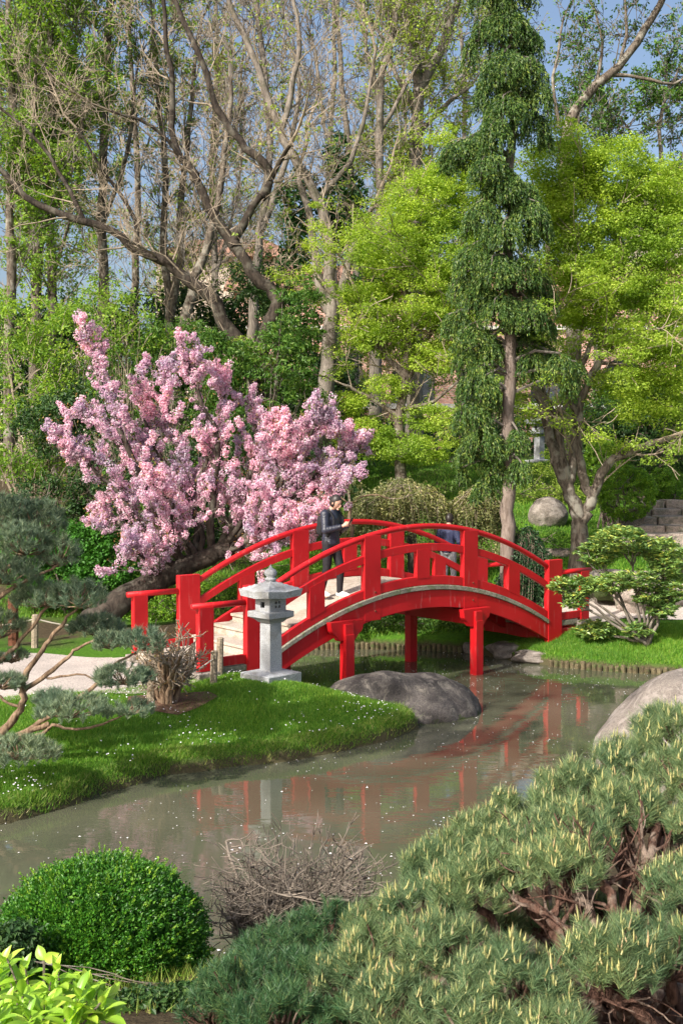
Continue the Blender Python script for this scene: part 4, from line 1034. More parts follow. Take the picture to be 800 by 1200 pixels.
shrub('low_shrub', 'dark low plants in the shade right of the arch', 'shrub', 22.8, [(560, 720, 40, 20), (600, 725, 35, 20), (630, 720, 30, 22)], M['leaf_dark'], 50, 140, .06, .03, .14, 82, stems=6, up=.8)
shrub('low_shrub', 'sunlit low shrub between the bridge rails behind the walker', 'shrub', 23, [(345, 690, 40, 22), (300, 690, 40, 25), (250, 700, 40, 25), (370, 668, 20, 14)], M['leaf_box2'], 44, 100, .06, .03, .16, 83, stems=6, up=.8)
shrub('low_shrub', 'grey-green low shrub behind the centre of the bridge', 'shrub', 25.5, [(430, 650, 40, 22), (480, 655, 40, 20), (520, 665, 40, 20), (560, 660, 30, 22), (450, 610, 60, 18)], M['leaf_weep'], 44, 100, .06, .03, .16, 84, stems=6, up=.8)
# clipped balls and masses on the right slope
shrub('clipped_ball', 'clipped round box ball on the slope at the right, in front of the others', 'topiary', 26, [(733, 578, 34, 33)], M['leaf_box2'], 46, 900, .045, .03, .07, 85, stems=8, shell=.75, up=.3, out=.8)
shrub('clipped_ball', 'lighter clipped bush between the maple stems', 'topiary', 28, [(708, 545, 28, 28)], M['leaf_box2'], 46, 900, .05, .032, .08, 86, stems=8, shell=.75, up=.3, out=.8)
shrub('clipped_ball', 'low light green bush at the right edge behind the steps', 'topiary', 29, [(800, 575, 28, 20), (775, 568, 25, 20)], M['leaf_box2'], 55, 300, .06, .035, .14, 87, stems=6, shell=.6)
shrub('azalea_bank', 'bright yellow-green shrubs around the round grey boulder', 'shrub', 30.5, [(640, 560, 36, 22), (680, 580, 30, 18), (610, 580, 30, 18), (655, 580, 26, 14)], M['leaf_fresh'], 44, 130, .06, .035, .18, 88, stems=5, up=.9)
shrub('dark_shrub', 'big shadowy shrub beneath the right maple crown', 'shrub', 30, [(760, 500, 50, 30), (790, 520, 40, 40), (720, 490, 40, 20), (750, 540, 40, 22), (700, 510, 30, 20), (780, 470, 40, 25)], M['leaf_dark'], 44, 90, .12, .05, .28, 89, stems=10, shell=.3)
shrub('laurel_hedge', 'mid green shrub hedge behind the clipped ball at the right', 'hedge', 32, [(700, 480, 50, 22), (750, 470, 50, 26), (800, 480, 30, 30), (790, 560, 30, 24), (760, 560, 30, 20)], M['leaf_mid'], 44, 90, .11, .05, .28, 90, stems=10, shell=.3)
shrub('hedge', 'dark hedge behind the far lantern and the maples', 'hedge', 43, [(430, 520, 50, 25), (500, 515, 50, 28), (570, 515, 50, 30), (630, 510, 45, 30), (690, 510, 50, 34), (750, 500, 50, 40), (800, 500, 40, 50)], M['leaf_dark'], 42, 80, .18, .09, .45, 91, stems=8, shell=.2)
shrub('low_shrub', 'small conifer cushions beneath the round grey boulder', 'shrub', 25.2, [(640, 628, 30, 12), (610, 632, 24, 14), (660, 640, 20, 10), (598, 640, 20, 16)], M['leaf_mid'], 50, 160, .05, .02, .12, 92, stems=5, up=.7)
shrub('low_shrub', 'grey-green mounded plant at the right edge above the path', 'shrub', 23.5, [(795, 660, 28, 24), (770, 672, 22, 14)], M['leaf_mid'], 50, 160, .05, .025, .12, 93, stems=5, up=.7)

# rhododendron right of the bridge: pads of leaf rosettes on pale crooked stems
def rhodo():
    nr = np.random.default_rng(91); rr = random.Random(91); D = 19.6
    b = P(758, 752, D); root = thing('rhododendron', Vector((b.x, b.y, tz(b.x, b.y))), 'rhododendron with light green layered crown on pale crooked stems at the right bridge end', 'shrub')
    pads = [(728, 634, 36, 18), (768, 645, 24, 16), (698, 652, 24, 16), (800, 655, 20, 14), (655, 688, 12, 12), (780, 665, 20, 14), (715, 685, 30, 14), (745, 680, 26, 12), (790, 690, 24, 20), (760, 700, 20, 12), (680, 690, 16, 14), (695, 740, 24, 14), (745, 740, 18, 10), (775, 715, 20, 14), (672, 705, 14, 12), (725, 755, 12, 6)]
    pol = []; C = []
    for (x, y, rx, ry) in pads:
        dd = rr.uniform(-.5, .5); c = P(x, y, D + dd); s = (D + dd) / FPX
        st_ = Vector((b.x + rr.uniform(-.1, .1), b.y + rr.uniform(-.1, .1), root.location.z - .05)); m = st_.lerp(c, .5) + Vector((rr.gauss(0, .12), rr.gauss(0, .1), .05)); n = 9
        pts = [(st_ * (1 - t) ** 2 + m * 2 * t * (1 - t) + c * t * t) + Vector((rr.gauss(0, .025), rr.gauss(0, .02), 0)) for t in [i / (n - 1) for i in range(n)]]
        pol.append((pts, [.038 - .026 * i / (n - 1) for i in range(n)]))
        k = int(rx * ry * .36); d = rand_dirs(k, nr); d[:, 2] = d[:, 2] * .9 + .1
        q = np.array(tuple(c)) + d * np.array([rx * s, rx * s * .9, ry * s]) * nr.uniform(.6, 1, k)[:, None]
        C.append(q)
        for j in range(7):
            e = Vector(q[rr.randrange(k)]); pol.append(([pts[-3].lerp(e, i_ / 8) + Vector((rr.gauss(0, .012), 0, .02 * math.sin(i_))) for i_ in range(9)], [.012 - .001 * i_ for i_ in range(9)]))
    g = G(); g.tubes(pol, 6); g.build('stem', M['bark_pale'], root, smooth=True)
    C = np.concatenate(C); m = 8; n = len(C)
    an = np.tile(np.arange(m) / m * 2 * np.pi, n) + np.repeat(nr.uniform(0, 6, n), m)
    Dv = np.stack([np.cos(an), np.sin(an), nr.uniform(-.25, .6, n * m)], 1) + nr.normal(size=(n * m, 3)) * .2
    L = nr.uniform(.07, .12, n * m); CC = np.repeat(C, m, 0) + unit(Dv) * L[:, None] * .5
    g = G(); g.add(*leaf_quads(CC, Dv, np.array([0, 0, 1.]) + nr.normal(size=Dv.shape) * .3, L, L * .42, .15)); g.build('crown', M['leaf_rhodo'], root)
rhodo()

# ------------------------------------------------------------------ buildings behind the trees
def arcade():
    y0 = 62; root = thing('arcaded_building', Vector((4, y0, 4.2)), 'long pink brick building with tall arches behind the maples', 'building')
    x0, x1, z0, z1 = -6.0, 30.0, 4.0, 13.2; aw, sp = 1.25, 3.9; n = 9
    # wall with arched openings, profile in x-z, extruded
    g = G()
    sill = 7.0; spring = 8.3
    g.box(((x0 + x1) / 2, y0, (z0 + sill) / 2), (x1 - x0, .5, sill - z0)); g.box(((x0 + x1) / 2, y0, (10.2 + z1) / 2), (x1 - x0, .5, z1 - 10.2))
    cx_ = [x0 + 2.2 + i * sp for i in range(n)]
    edges = [x0] + sum([[c - aw, c + aw] for c in cx_], []) + [x1]
    for a, b in zip(edges[0::2], edges[1::2]): g.box(((a + b) / 2, y0, (sill + 10.2) / 2), (b - a, .5, 10.2 - sill))
    for c in cx_:
        K = 12; V = []
        for yy in (y0 - .25, y0 + .25):
            for k in range(K + 1):
                an = math.pi * k / K; V.append((c - aw * math.cos(an), yy, spring + aw * math.sin(an)))
                V.append((c - aw * math.cos(an), yy, 10.2))
        F = []
        for k in range(K):
            F.append((2 * k, 2 * k + 2, 2 * k + 3, 2 * k + 1)); o = 2 * (K + 1); F.append((o + 2 * k, o + 2 * k + 1, o + 2 * k + 3, o + 2 * k + 2)); F.append((2 * k, o + 2 * k, o + 2 * k + 2, 2 * k + 2))
        g.add(V, F)
    g.build('wall', M['brick'], root)
    G().box(((x0 + x1) / 2, y0 - .3, 6.85), (x1 - x0 + .4, .5, .28)).build('sill_course', M['whitestone'], root)
    G().box(((x0 + x1) / 2, y0 - .3, 11.2), (x1 - x0 + .4, .4, .2)).build('cornice', M['whitestone'], root)
    for c in cx_: G().box((c, y0 + .1, 8.4), (aw * 2 - .05, .06, 3.0)).build('window', M['window'], root)
    g = G(); g.add([(x0 - .5, y0 - .8, 13.15), (x1 + .5, y0 - .8, 13.15), (x1 + .5, y0 + 5, 15.4), (x0 - .5, y0 + 5, 15.4), (x0 - .5, y0 - .8, 13.3), (x1 + .5, y0 - .8, 13.3), (x1 + .5, y0 + 5, 15.6), (x0 - .5, y0 + 5, 15.6), (x0, y0 + 10, 13.3), (x1, y0 + 10, 13.3)],
                   [(0, 3, 2, 1), (4, 5, 6, 7), (0, 1, 5, 4), (7, 6, 9, 8)]); g.build('roof', M['tile'], root)
    G().box(((x0 + x1) / 2, y0 + 5, 8.8), (x1 - x0, 9, 8.6)).build('rear_wing', M['brick'], root)
arcade()
def blocky(name, label, x0, x1, y0, z1, mat, fl, nw, seed, z0=3.5):
    root = thing(name, Vector(((x0 + x1) / 2, y0, 4.2)), label, 'building')
    G().box(((x0 + x1) / 2, y0 + 4, (z0 + z1) / 2), (x1 - x0, 8, z1 - z0)).build('wall', mat, root)
    for f in range(fl):
        for i in range(nw):
            cx_ = x0 + (i + .5) * (x1 - x0) / nw; cz = 6 + f * 3.2
            if cz + 1 > z1: continue
            fr = G().box((cx_, y0 - .03, cz), (1.25, .10, 1.75)).build('window', M['whitestone'], root)
            p = G(); p.box((cx_, y0 - .1, cz), (1.0, .04, 1.5)); pane = p.build('pane', M['window'], None); pane.parent = fr; pane.location = -Vector(root.location)
    g = G(); xm0, xm1 = x0 - .5, x1 + .5
    g.add([(xm0, y0 - .6, z1), (xm1, y0 - .6, z1), (xm1, y0 + 8.6, z1), (xm0, y0 + 8.6, z1), (x0 + 2, y0 + 4, z1 + 2), (x1 - 2, y0 + 4, z1 + 2)], [(0, 3, 2, 1), (0, 1, 5, 4), (2, 3, 4, 5), (1, 2, 5), (3, 0, 4)])
    g.build('roof', M['tile'], root)
blocky('town_house', 'cream house behind the bare trees at the left centre', -12.0, -3.2, 72, 17.0, M['render'], 3, 5, 1)
blocky('town_house', 'low cream house seen through the trunks at the left', -30, -16, 70, 11.5, M['render'], 2, 6, 2)
blocky('town_house', 'house with an orange tiled roof on the skyline at the right edge', 21, 33, 74, 22.5, M['render'], 5, 5, 3)

# far thicket: three bare trees and their copies, nothing tells one from the next
def copy_thing(o, loc, rz, sc=1.0):
    c = o.copy(); COL.objects.link(c); c.location = loc; c.rotation_euler = (0, 0, rz); c.scale = (sc, sc, sc)
    for ch in o.children:
        d = ch.copy(); COL.objects.link(d); d.parent = c
    return c
protos = []
for i, (px, lf) in enumerate(((60, .5), (250, .15), (470, .45))):
    root, _ = tree('thicket_tree', 'thin tangled tree in the far thicket behind the garden', 'tree', 46, [([(px, 420), (px + 4, 330), (px - 3, 240), (px + 5, 150), (px, 60)], .16, .05), ([(px + 3, 320), (px + 28, 230), (px + 36, 140)], .09, .03), ([(px, 290), (px - 26, 210), (px - 34, 130)], .08, .03)],
        BM_ if i == 0 else BP, TT, 500 + i, dict(per_m=1.5, L=2.4, lv=3, nch=4, r=.035, rise=.35, min=.012, up=.2, wob=.55, spread=(20, 60), **{'from': .1}), dict(mat=M['leaf_fresh' if i else 'leaf_bright'], n=8, L=.15, W=.09, rad=.26, keep=lf) , group='trees of the far thicket')
    protos.append(root)
rt = random.Random(12)
for k, (px, D_, j) in enumerate(((310, 52, 1), (210, 53, 1), (420, 54, 1))):
    c = P(px, 400, D_); copy_thing(protos[j], Vector((c.x, D_, tz(c.x, D_))), rt.uniform(0, 6.28), rt.uniform(.6, .75))
# tall leafy green tree masses at the upper left
bare('tall green leafy tree at the upper left corner', 36, [([(40, 400), (44, 300), (36, 200), (40, 100), (38, 0), (40, -40)], .22, .08), ([(40, 220), (75, 150), (88, 60)], .09, .04), ([(40, 250), (10, 190), (0, 90)], .09, .04)], 601, BM_, TG, per=2.2, leaf=dict(mat=M['leaf_bright'], n=12, L=.10, W=.065, rad=.24, keep=.26))
# tree outside the frame on the left: it throws the broken shade on the lawn
root, _ = tree('shade_tree', 'spreading tree just outside the left frame edge shading the lawn', 'tree', 7.0, [([(-1150, 500), (-1160, 200), (-1150, -200), (-1120, -600)], .16, .06), ([(-1155, 100), (-950, -200), (-800, -500)], .08, .03), ([(-1152, 0), (-900, -140), (-560, -110)], .07, .03)],
    BM_, TG, 701, dict(per_m=1.2, L=1.5, lv=2, nch=4, r=.03, rise=.2, min=.008), dict(mat=M['leaf_mid'], n=40, L=.11, W=.07, rad=.22, keep=.12, extra=lambda nr: lobes([(-560, -110, 110, 26), (-730, -90, 110, 24), (-640, -190, 120, 30), (-480, -170, 80, 26), (-800, -230, 90, 30), (-900, -130, 60, 26)], 7.0, 14, nr, .1, 1.6)))
# ------------------------------------------------------------------ pines built from shoots with needles
def needles(g, O, Z, nl, n, hw, r, spread=(.5, 1.1), back=.06):
    "n needles round each shoot O along Z"
    m = len(O); Z = unit(Z)
    ref = np.where(np.abs(Z[:, 2:3]) < .9, np.array([[0, 0, 1.]]), np.array([[1., 0, 0]]))
    X = unit(np.cross(ref, Z)); Y = np.cross(Z, X)
    a = r.uniform(0, 2 * np.pi, (m, n)); th = r.uniform(*spread, (m, n)); t = r.uniform(-back, 0.0, (m, n))
    D_ = np.cos(th)[..., None] * Z[:, None] + np.sin(th)[..., None] * (np.cos(a)[..., None] * X[:, None] + np.sin(a)[..., None] * Y[:, None])
    B = O[:, None] + t[..., None] * Z[:, None]; L = nl * r.uniform(.7, 1.15, (m, n))[..., None]
    T = B + D_ * L + np.array([0, 0, .006])
    S = unit(np.cross(D_, r.normal(size=D_.shape))) * hw
    g.add(*tri_blades(B.reshape(-1, 3), T.reshape(-1, 3), S.reshape(-1, 3)))
def pad_points(c, rx, ry, rz, dens, r, low=-.25, lump=.12):
    area = 2 * math.pi * ((rx * ry) ** .5) * (rx * .5 + rz * .5) * 1.3; n = max(20, int(area * dens))
    d = rand_dirs(n * 2, r); d = d[d[:, 2] > low][:n]
    hole = np.array([mnoise.noise(Vector((q[0] * rx, q[1] * rx, q[2] * rz)) * 9 + Vector(c) * 3) for q in d]) > -.26 + .12 * 0
    d = d[hole]
    f = 1 + lump * np.sin(d[:, 0] * 7 + c[0] * 9) * np.cos(d[:, 1] * 6 + c[1] * 5) + r.normal(size=len(d)) * .05
    return np.array(c) + d * np.array([rx, ry, rz]) * f[:, None], d

def pine(name, label, base, pads, D0, mat, nl, nn, hw, dens, seed, bark, candle=None, tr=.05, twr=.012, low=-.25, trunk_paths=None, lean=.75, group=None):
    r = np.random.default_rng(seed); rr = random.Random(seed)
    root = thing(name, Vector((base[0], base[1], tz(base[0], base[1]))), label, 'pine', group)
    g = G(); cg = G(); pol = []; b0 = root.location + Vector((0, 0, -.1)); 
    for (x, y, rx, ry, D) in pads:
        s = D / FPX; c = P(x, y, D); a, h = rx * s, ry * s
        pts, d = pad_points(tuple(c), a, a * .85, h, dens, r, low)
        Z = unit(d * (1 - lean) + np.array([0, 0, lean]) + r.normal(size=d.shape) * .16)
        needles(g, pts, Z, nl, nn, hw, r)
        k = int(len(pts) * .5)           # older, lower whorls fill the pad
        q = np.array(tuple(c)) + (pts[:k] - np.array(tuple(c))) * r.uniform(.72, .93, k)[:, None]
        needles(g, q, unit(d[:k] + np.array([0, 0, .3])), nl * .95, int(nn * .8), hw, r, (.6, 1.4))
        if candle:
            m = r.random(len(pts)) < candle[0]; m &= d[:, 2] > -.05
            O = pts[m]; ln = candle[1] * r.uniform(.55, 1.25, len(O))
            K = 5; an = np.arange(K) / K * 2 * np.pi
            Tv = [(math.cos(t) * .0028, math.sin(t) * .0028, 0) for t in an] + [(math.cos(t) * .0034, math.sin(t) * .0034, .5) for t in an] + [(0, 0, 1)]
            Tv = np.array(Tv)
            Zc = unit(np.array([0, 0, 1.]) + r.normal(size=(len(O), 3)) * .14)
            # length and width scale apart: apply on template per instance
            ref = np.array([[1., 0, 0]]); X = unit(np.cross(ref, Zc)); Y = np.cross(Zc, X)
            V = O[:, None] + Tv[None, :, 0:1] * X[:, None] + Tv[None, :, 1:2] * Y[:, None] + (Tv[None, :, 2] * ln[:, None])[..., None] * Zc[:, None]
            Fq = [(i, (i + 1) % K, K + (i + 1) % K, K + i) for i in range(K)]; Ft = [(K + i, K + (i + 1) % K, 2 * K) for i in range(K)]
            off = (np.arange(len(O)) * (2 * K + 1))[:, None, None]
            n0 = cg.n; cg.add(V.reshape(-1, 3), (np.array(Fq)[None] + off).reshape(-1, 4)); cg.F.append((np.array(Ft)[None] + off).reshape(-1, 3) + n0)
            # short side buds round each candle
            for sd in range(2):
                O2 = O + r.normal(size=O.shape) * np.array([.009, .009, .004]); V2 = V + (O2 - O)[:, None]; V2 = O2[:, None] + (V2 - O2[:, None]) * np.array([.9, .9, .35])
                n0 = cg.n; cg.add(V2.reshape(-1, 3), (np.array(Fq)[None] + off).reshape(-1, 4)); cg.F.append((np.array(Ft)[None] + off).reshape(-1, 3) + n0)
        # structural branch and fan of twigs
        cc = Vector(c) - Vector((0, 0, h * .55)); st_ = b0 + Vector((rr.uniform(-.12, .12), rr.uniform(-.12, .12), rr.uniform(.1, .4)))
        if trunk_paths is None:
            m_ = st_.lerp(cc, .55) + Vector((rr.gauss(0, .07), rr.gauss(0, .07), -.10 * (cc - st_).length)); n = 12
            p_ = [(st_ * (1 - t) ** 2 + m_ * 2 * t * (1 - t) + cc * t * t) + Vector((rr.gauss(0, .014), rr.gauss(0, .014), rr.gauss(0, .014))) for t in [i / (n - 1) for i in range(n)]]
            pol.append((p_, [tr * (1 - .62 * i / (n - 1)) * rr.uniform(.8, 1.2) for i in range(n)]))
        for j in range(26):
            e = Vector(pts[rr.randrange(len(pts))]); e = cc.lerp(e, .92); n = 7
            mm = cc.lerp(e, .5) - Vector((0, 0, h * .22))
            pol.append(([(cc * (1 - t) ** 2 + mm * 2 * t * (1 - t) + e * t * t) + Vector((rr.gauss(0, .006), rr.gauss(0, .006), rr.gauss(0, .006))) for t in [i / (n - 1) for i in range(n)]], [twr * (1 - .6 * i / 6) for i in range(n)]))
    if trunk_paths:
        for pl, r0, r1 in trunk_paths:
            p_ = limb_pts(pl, D0, 4, .01, rr); n = len(p_); pol.append((p_, [(r0 + (r1 - r0) * i / (n - 1)) * rr.uniform(.88, 1.12) for i in range(n)]))
    gg = G()
    for q in pol:
        gg.tubes([q], 9 if q[1][0] > .02 else 5)
    gg.build('trunk', bark, root, smooth=True)
    g.build('needles', M[mat], root)
    if candle and cg.n: cg.build('candles', M['candle'], root)
    return root
# foreground mugo pine
b = P(800, 1290, 4.6)
pine('mountain_pine', 'large spreading dwarf pine with yellow candles filling the lower right corner', (1.25, 4.5), [
    (800, 866, 62, 40, 5.5), (735, 902, 50, 36, 5.5), (675, 930, 48, 36, 5.4), (615, 960, 46, 36, 5.3), (560, 988, 42, 34, 5.2), (510, 1020, 40, 34, 5.1), (800, 915, 46, 36, 4.9),
    (725, 945, 48, 34, 4.8), (668, 980, 50, 38, 4.6), (602, 1008, 48, 38, 4.6), (655, 1012, 50, 28, 4.35), (555, 1040, 48, 38, 4.5), (492, 1066, 44, 34, 4.7), (440, 1086, 34, 30, 5.0), (812, 965, 34, 26, 4.5), (770, 965, 28, 20, 4.8),
    (450, 1125, 52, 42, 4.3), (523, 1116, 52, 40, 4.15), (405, 1152, 40, 38, 4.4), (462, 1180, 54, 40, 4.0), (800, 1045, 48, 34, 4.0), (705, 1060, 26, 14, 4.8), (640, 1085, 26, 16, 4.8), (590, 1082, 24, 16, 4.8),
    (603, 1158, 66, 50, 3.7), (550, 1200, 50, 40, 3.6), (722, 1124, 58, 48, 3.7), (786, 1122, 44, 44, 3.75), (645, 1205, 44, 30, 3.5)],
    4.3, 'needle', .060, 64, .0011, 620, 201, M['bark_red'], (.55, .048), tr=.05, twr=.009,
    trunk_paths=None)
# extra bare limbs that show in the gap and in the lower right corner
rr = random.Random(4); gl = G()
for pl, D, r0 in (([(760, 1240), (720, 1170), (690, 1120), (650, 1080, .1), (600, 1050, .3), (560, 1020, .5)], 4.15, .032), ([(790, 1240), (760, 1140), (720, 1060), (700, 1015, .2), (680, 970, .5)], 4.25, .028), ([(770, 1230), (745, 1130), (750, 1050), (765, 985, .2), (780, 930, .6)], 4.4, .032),
                  ([(800, 1210), (790, 1110), (745, 1020, .1), (735, 950, .5)], 4.5, .032), ([(680, 1180), (700, 1165), (740, 1175), (780, 1215)], 3.75, .050), ([(640, 1185), (700, 1150), (760, 1150), (830, 1170)], 3.85, .035), ([(705, 1100), (665, 1035, .2), (635, 1000, .5)], 4.2, .026)):
    p_ = limb_pts(pl, D, 5, .010, rr); n = len(p_); gl.tubes([(p_, [r0 * (1 - .55 * i / n) * rr.uniform(.8, 1.2) for i in range(n)])], 10)
    side_ = []
    for k in range(16):
        i = rr.randint(3, int(n * .72)); grow(side_, [], p_[i], (p_[i + 1] - p_[i]).normalized() + perp(Vector((0, 0, 1)), rr) * 1.1 + Vector((0, 0, .05)), rr.uniform(.10, .22), .011, 0, 1, rr, 3, (25, 70), .2, .5, .6, 5)
    gl.tubes([(a_, [max(q, .003) for q in b_]) for a_, b_ in side_], 5)
mp_ = [o for o in bpy.data.objects if o.name == 'mountain_pine'][0]
gl.build('limb', M['bark_red'], mp_, smooth=True)
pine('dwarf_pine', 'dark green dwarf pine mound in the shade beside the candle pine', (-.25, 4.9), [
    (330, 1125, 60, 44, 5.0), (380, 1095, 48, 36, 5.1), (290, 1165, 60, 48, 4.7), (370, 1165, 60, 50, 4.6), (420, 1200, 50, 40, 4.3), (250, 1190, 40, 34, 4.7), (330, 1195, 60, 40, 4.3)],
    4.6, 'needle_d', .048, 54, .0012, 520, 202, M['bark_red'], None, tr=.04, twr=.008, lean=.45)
# niwaki pine at the left
D = 11.9
pine('cloud_pine', 'sprawling pine with blue-green clipped pads on crooked tan limbs at the left bank', (P(-12, 880, D).x, D), [
    (45, 612, 30, 26, 12.1), (10, 605, 34, 26, 12.2), (28, 636, 34, 24, 11.9), (68, 650, 24, 24, 12), (10, 672, 36, 22, 11.8), (52, 700, 36, 18, 11.9), (92, 700, 32, 20, 11.7), (0, 735, 28, 22, 11.9), (112, 735, 32, 15, 12.2), (168, 752, 24, 16, 11.5), (130, 752, 20, 12, 11.6), (145, 793, 34, 15, 11.7), (85, 830, 42, 18, 11.4),
    (152, 830, 26, 10, 11.6), (60, 818, 20, 10, 11.6), (22, 880, 42, 17, 11.3), (2, 800, 26, 12, 11.8), (15, 770, 18, 10, 12)],
    D, 'needle_blue', .075, 34, .0030, 250, 203, M['bark_tan'], None, low=-.35, twr=.010, trunk_paths=[
        ([(-20, 885), (10, 872), (35, 858), (58, 848)], .055, .03), ([(-15, 880), (10, 850), (28, 825), (27, 800), (40, 775), (58, 750), (75, 728), (92, 712)], .05, .014), ([(28, 810), (55, 790), (80, 770), (95, 757), (120, 748)], .03, .012),
        ([(20, 862), (60, 838), (100, 812), (125, 790), (140, 776), (160, 765)], .032, .012), ([(15, 868), (45, 862), (62, 850), (90, 855), (120, 848), (150, 835)], .024, .009), ([(-30, 800), (0, 775), (25, 750), (50, 718), (68, 690)], .035, .01),
        ([(-30, 730), (0, 700), (30, 680), (60, 668), (72, 655)], .03, .01), ([(-30, 690), (10, 665), (30, 640), (40, 610)], .03, .01), ([(55, 795), (90, 790), (125, 800), (145, 800)], .014, .007), ([(0, 880), (15, 885), (30, 888)], .03, .012), ([(28, 830), (5, 820), (-10, 805)], .02, .01)])

# ------------------------------------------------------------------ clipped box in the foreground
def box_bush():
    r = np.random.default_rng(301); D = 6.15; c = P(118, 1108, D); s = D / FPX
    root = thing('box_bush', Vector((c.x, c.y, tz(c.x, c.y))), 'large dark green clipped box dome in the lower left corner', 'bush')
    A = np.array([123 * s, 123 * s, 103 * s]); g = G()
    d = rand_dirs(11000, r); d = d[d[:, 2] > -.75]
    bumpf = np.array([1 + .07 * mnoise.noise(Vector(q) * 2.6) + .075 * mnoise.noise(Vector(q) * 8) for q in d])
    sq = (1 - .10 * np.abs(d[:, 2]) ** 3)
    base = np.array(tuple(c)) + d * A * (bumpf * sq)[:, None]
    n = 13; m = len(base)
    gap = np.array([mnoise.noise(Vector(q) * 5 + Vector((5, 0, 0))) for q in d]) > -.38
    base = base[gap]; dd = d[gap]; m = len(base)
    P_ = np.repeat(base, n, 0) + r.normal(size=(m * n, 3)) * .013 + np.repeat(dd, n, 0) * (r.uniform(-.055, .02, m * n))[:, None]
    Dv = np.repeat(dd, n, 0) * .8 + rand_dirs(m * n, r) * .8 + np.array([0, 0, .3]); Nn = np.repeat(dd, n, 0) * .6 + rand_dirs(m * n, r) * .8 + np.array([0, 0, .4])
    L = .019 * r.uniform(.7, 1.3, m * n); g.add(*leaf_quads(P_, Dv, Nn, L, L * .6, .15))
    sh_ = base[r.permutation(m)[:300]]; sd_ = unit(sh_ - np.array(tuple(c))) + np.array([0, 0, .4]); ng = G()
    for t in range(5):
        for rep in range(3): ng.add(*leaf_quads(sh_ + sd_ * (.01 + .011 * t) + r.normal(size=sh_.shape) * .003, sd_ + rand_dirs(300, r) * .9, rand_dirs(300, r), .017, .010))
    ng.build('new_growth', M['leaf_box2'], root)
    d2 = rand_dirs(9000, r); q = np.array(tuple(c)) + d2 * A * r.uniform(.78, .9, 9000)[:, None]
    g.add(*leaf_quads(np.repeat(q, 3, 0) + r.normal(size=(27000, 3)) * .02, rand_dirs(27000, r), np.repeat(d2, 3, 0), .03, .02))
    g.build('foliage', M['leaf_box'], root)
    pol = []; b0 = Vector(root.location)
    for k in range(14):
        e = Vector(q[k]); pol.append(([b0.lerp(e, t / 5) + Vector((0, 0, .06 * t * (5 - t) / 6)) for t in range(6)], [.03 - .004 * t for t in range(6)]))
    G().tubes(pol, 6).build('stem', M['bark_mid'], root)
box_bush()

# ------------------------------------------------------------------ laurel with big shiny leaves
def laurel():
    r = np.random.default_rng(311); rr = random.Random(311); D = 3.25
    root = thing('laurel_bush', Vector((-.95, 3.3, tz(-.95, 3.3))), 'bright yellow-green broad leaved bush in the bottom left corner', 'bush')
    # leaf template: folded along the midrib and curled
    K = 6; Tv = []; Tf = []
    for i in range(K + 1):
        t = i / K; wv = .26 * math.sin(math.pi * min(1, t * .97 + .03)) ** .8 * (1 - .25 * t); zc = -.22 * t * t
        for j, x in enumerate((-1, -.5, 0, .5, 1)): Tv.append((x * wv, t, zc + abs(x) * wv * .35 + .012 * math.sin(t * 14 + x * 3)))
    for i in range(K):
        for j in range(4): a = i * 5 + j; Tf.append((a, a + 1, a + 6, a + 5))
    Tv = np.array(Tv); g = G(); pol = []
    shoots = []
    for k in range(46):
        x = rr.uniform(-25, 120); y = 1140 + (x / 130) ** 2 * 30 + rr.uniform(-18, 70) + (20 if x < 20 and rr.random() < .3 else 0); shoots.append((x, y, D + rr.uniform(-.25, .3)))
    shoots += [(8, 1122, 3.3), (30, 1135, 3.3), (95, 1152, 3.3), (115, 1165, 3.35), (60, 1150, 3.2)]
    for (x, y, Dd) in shoots:
        c = P(x, y, Dd); up = Vector((rr.gauss(0, .25), rr.gauss(0, .25), 1)).normalized()
        base = Vector((root.location.x + rr.uniform(-.2, .2), root.location.y + rr.uniform(-.15, .15), root.location.z))
        pol.append(([base.lerp(c, t / 5) for t in range(6)], [.008 - .001 * t for t in range(6)]))
        for w_ in range(9):
            a = w_ * 2.4 + rr.random(); el = rr.uniform(.15, 1.15) if w_ < 6 else rr.uniform(1.0, 1.45)
            d = Vector((math.cos(a) * math.cos(el), math.sin(a) * math.cos(el), math.sin(el))); pos = c - up * (.012 * (9 - w_)) * .7
            side = d.cross(Vector((0, 0, 1))).normalized(); nrm = side.cross(d); L = rr.uniform(.055, .092) * (1 if w_ < 6 else .7)
            Mx = np.array([tuple(side), tuple(d), tuple(nrm)])
            g.add(np.array(tuple(pos)) + (Tv * L) @ Mx, np.array(Tf))
    # tall shoot with a drooping broad leaf
    c0 = P(52, 1180, 3.3); c1 = P(52, 1125, 3.3); pol.append(([c0.lerp(c1, t / 5) for t in range(6)], [.004] * 6))
    for d, L in ((Vector((-.2, -.3, -.9)), .11), (Vector((.8, -.2, .4)), .05), (Vector((-.5, .3, .7)), .05)):
        d.normalize(); side = d.cross(Vector((0, -1, .2))).normalized(); nrm = side.cross(d); Mx = np.array([tuple(side), tuple(d), tuple(nrm)])
        g.add(np.array(tuple(c1 if L < .1 else P(50, 1150, 3.28))) + (Tv * L * np.array([1.5, 1, 1])) @ Mx, np.array(Tf))
    g.build('leaves', M['leaf_laurel'], root, smooth=True); G().tubes(pol, 5).build('stem', M['bark_mid'], root)
laurel()
shrub('low_shrub', 'dark glossy undergrowth between the box dome and the dark pine', 'shrub', 5.2, [(250, 1200, 50, 22), (190, 1215, 60, 20), (20, 1110, 25, 30, .3)], M['leaf_dark'], 30, 260, .035, .02, .06, 320, stems=4, stem_r=.006)

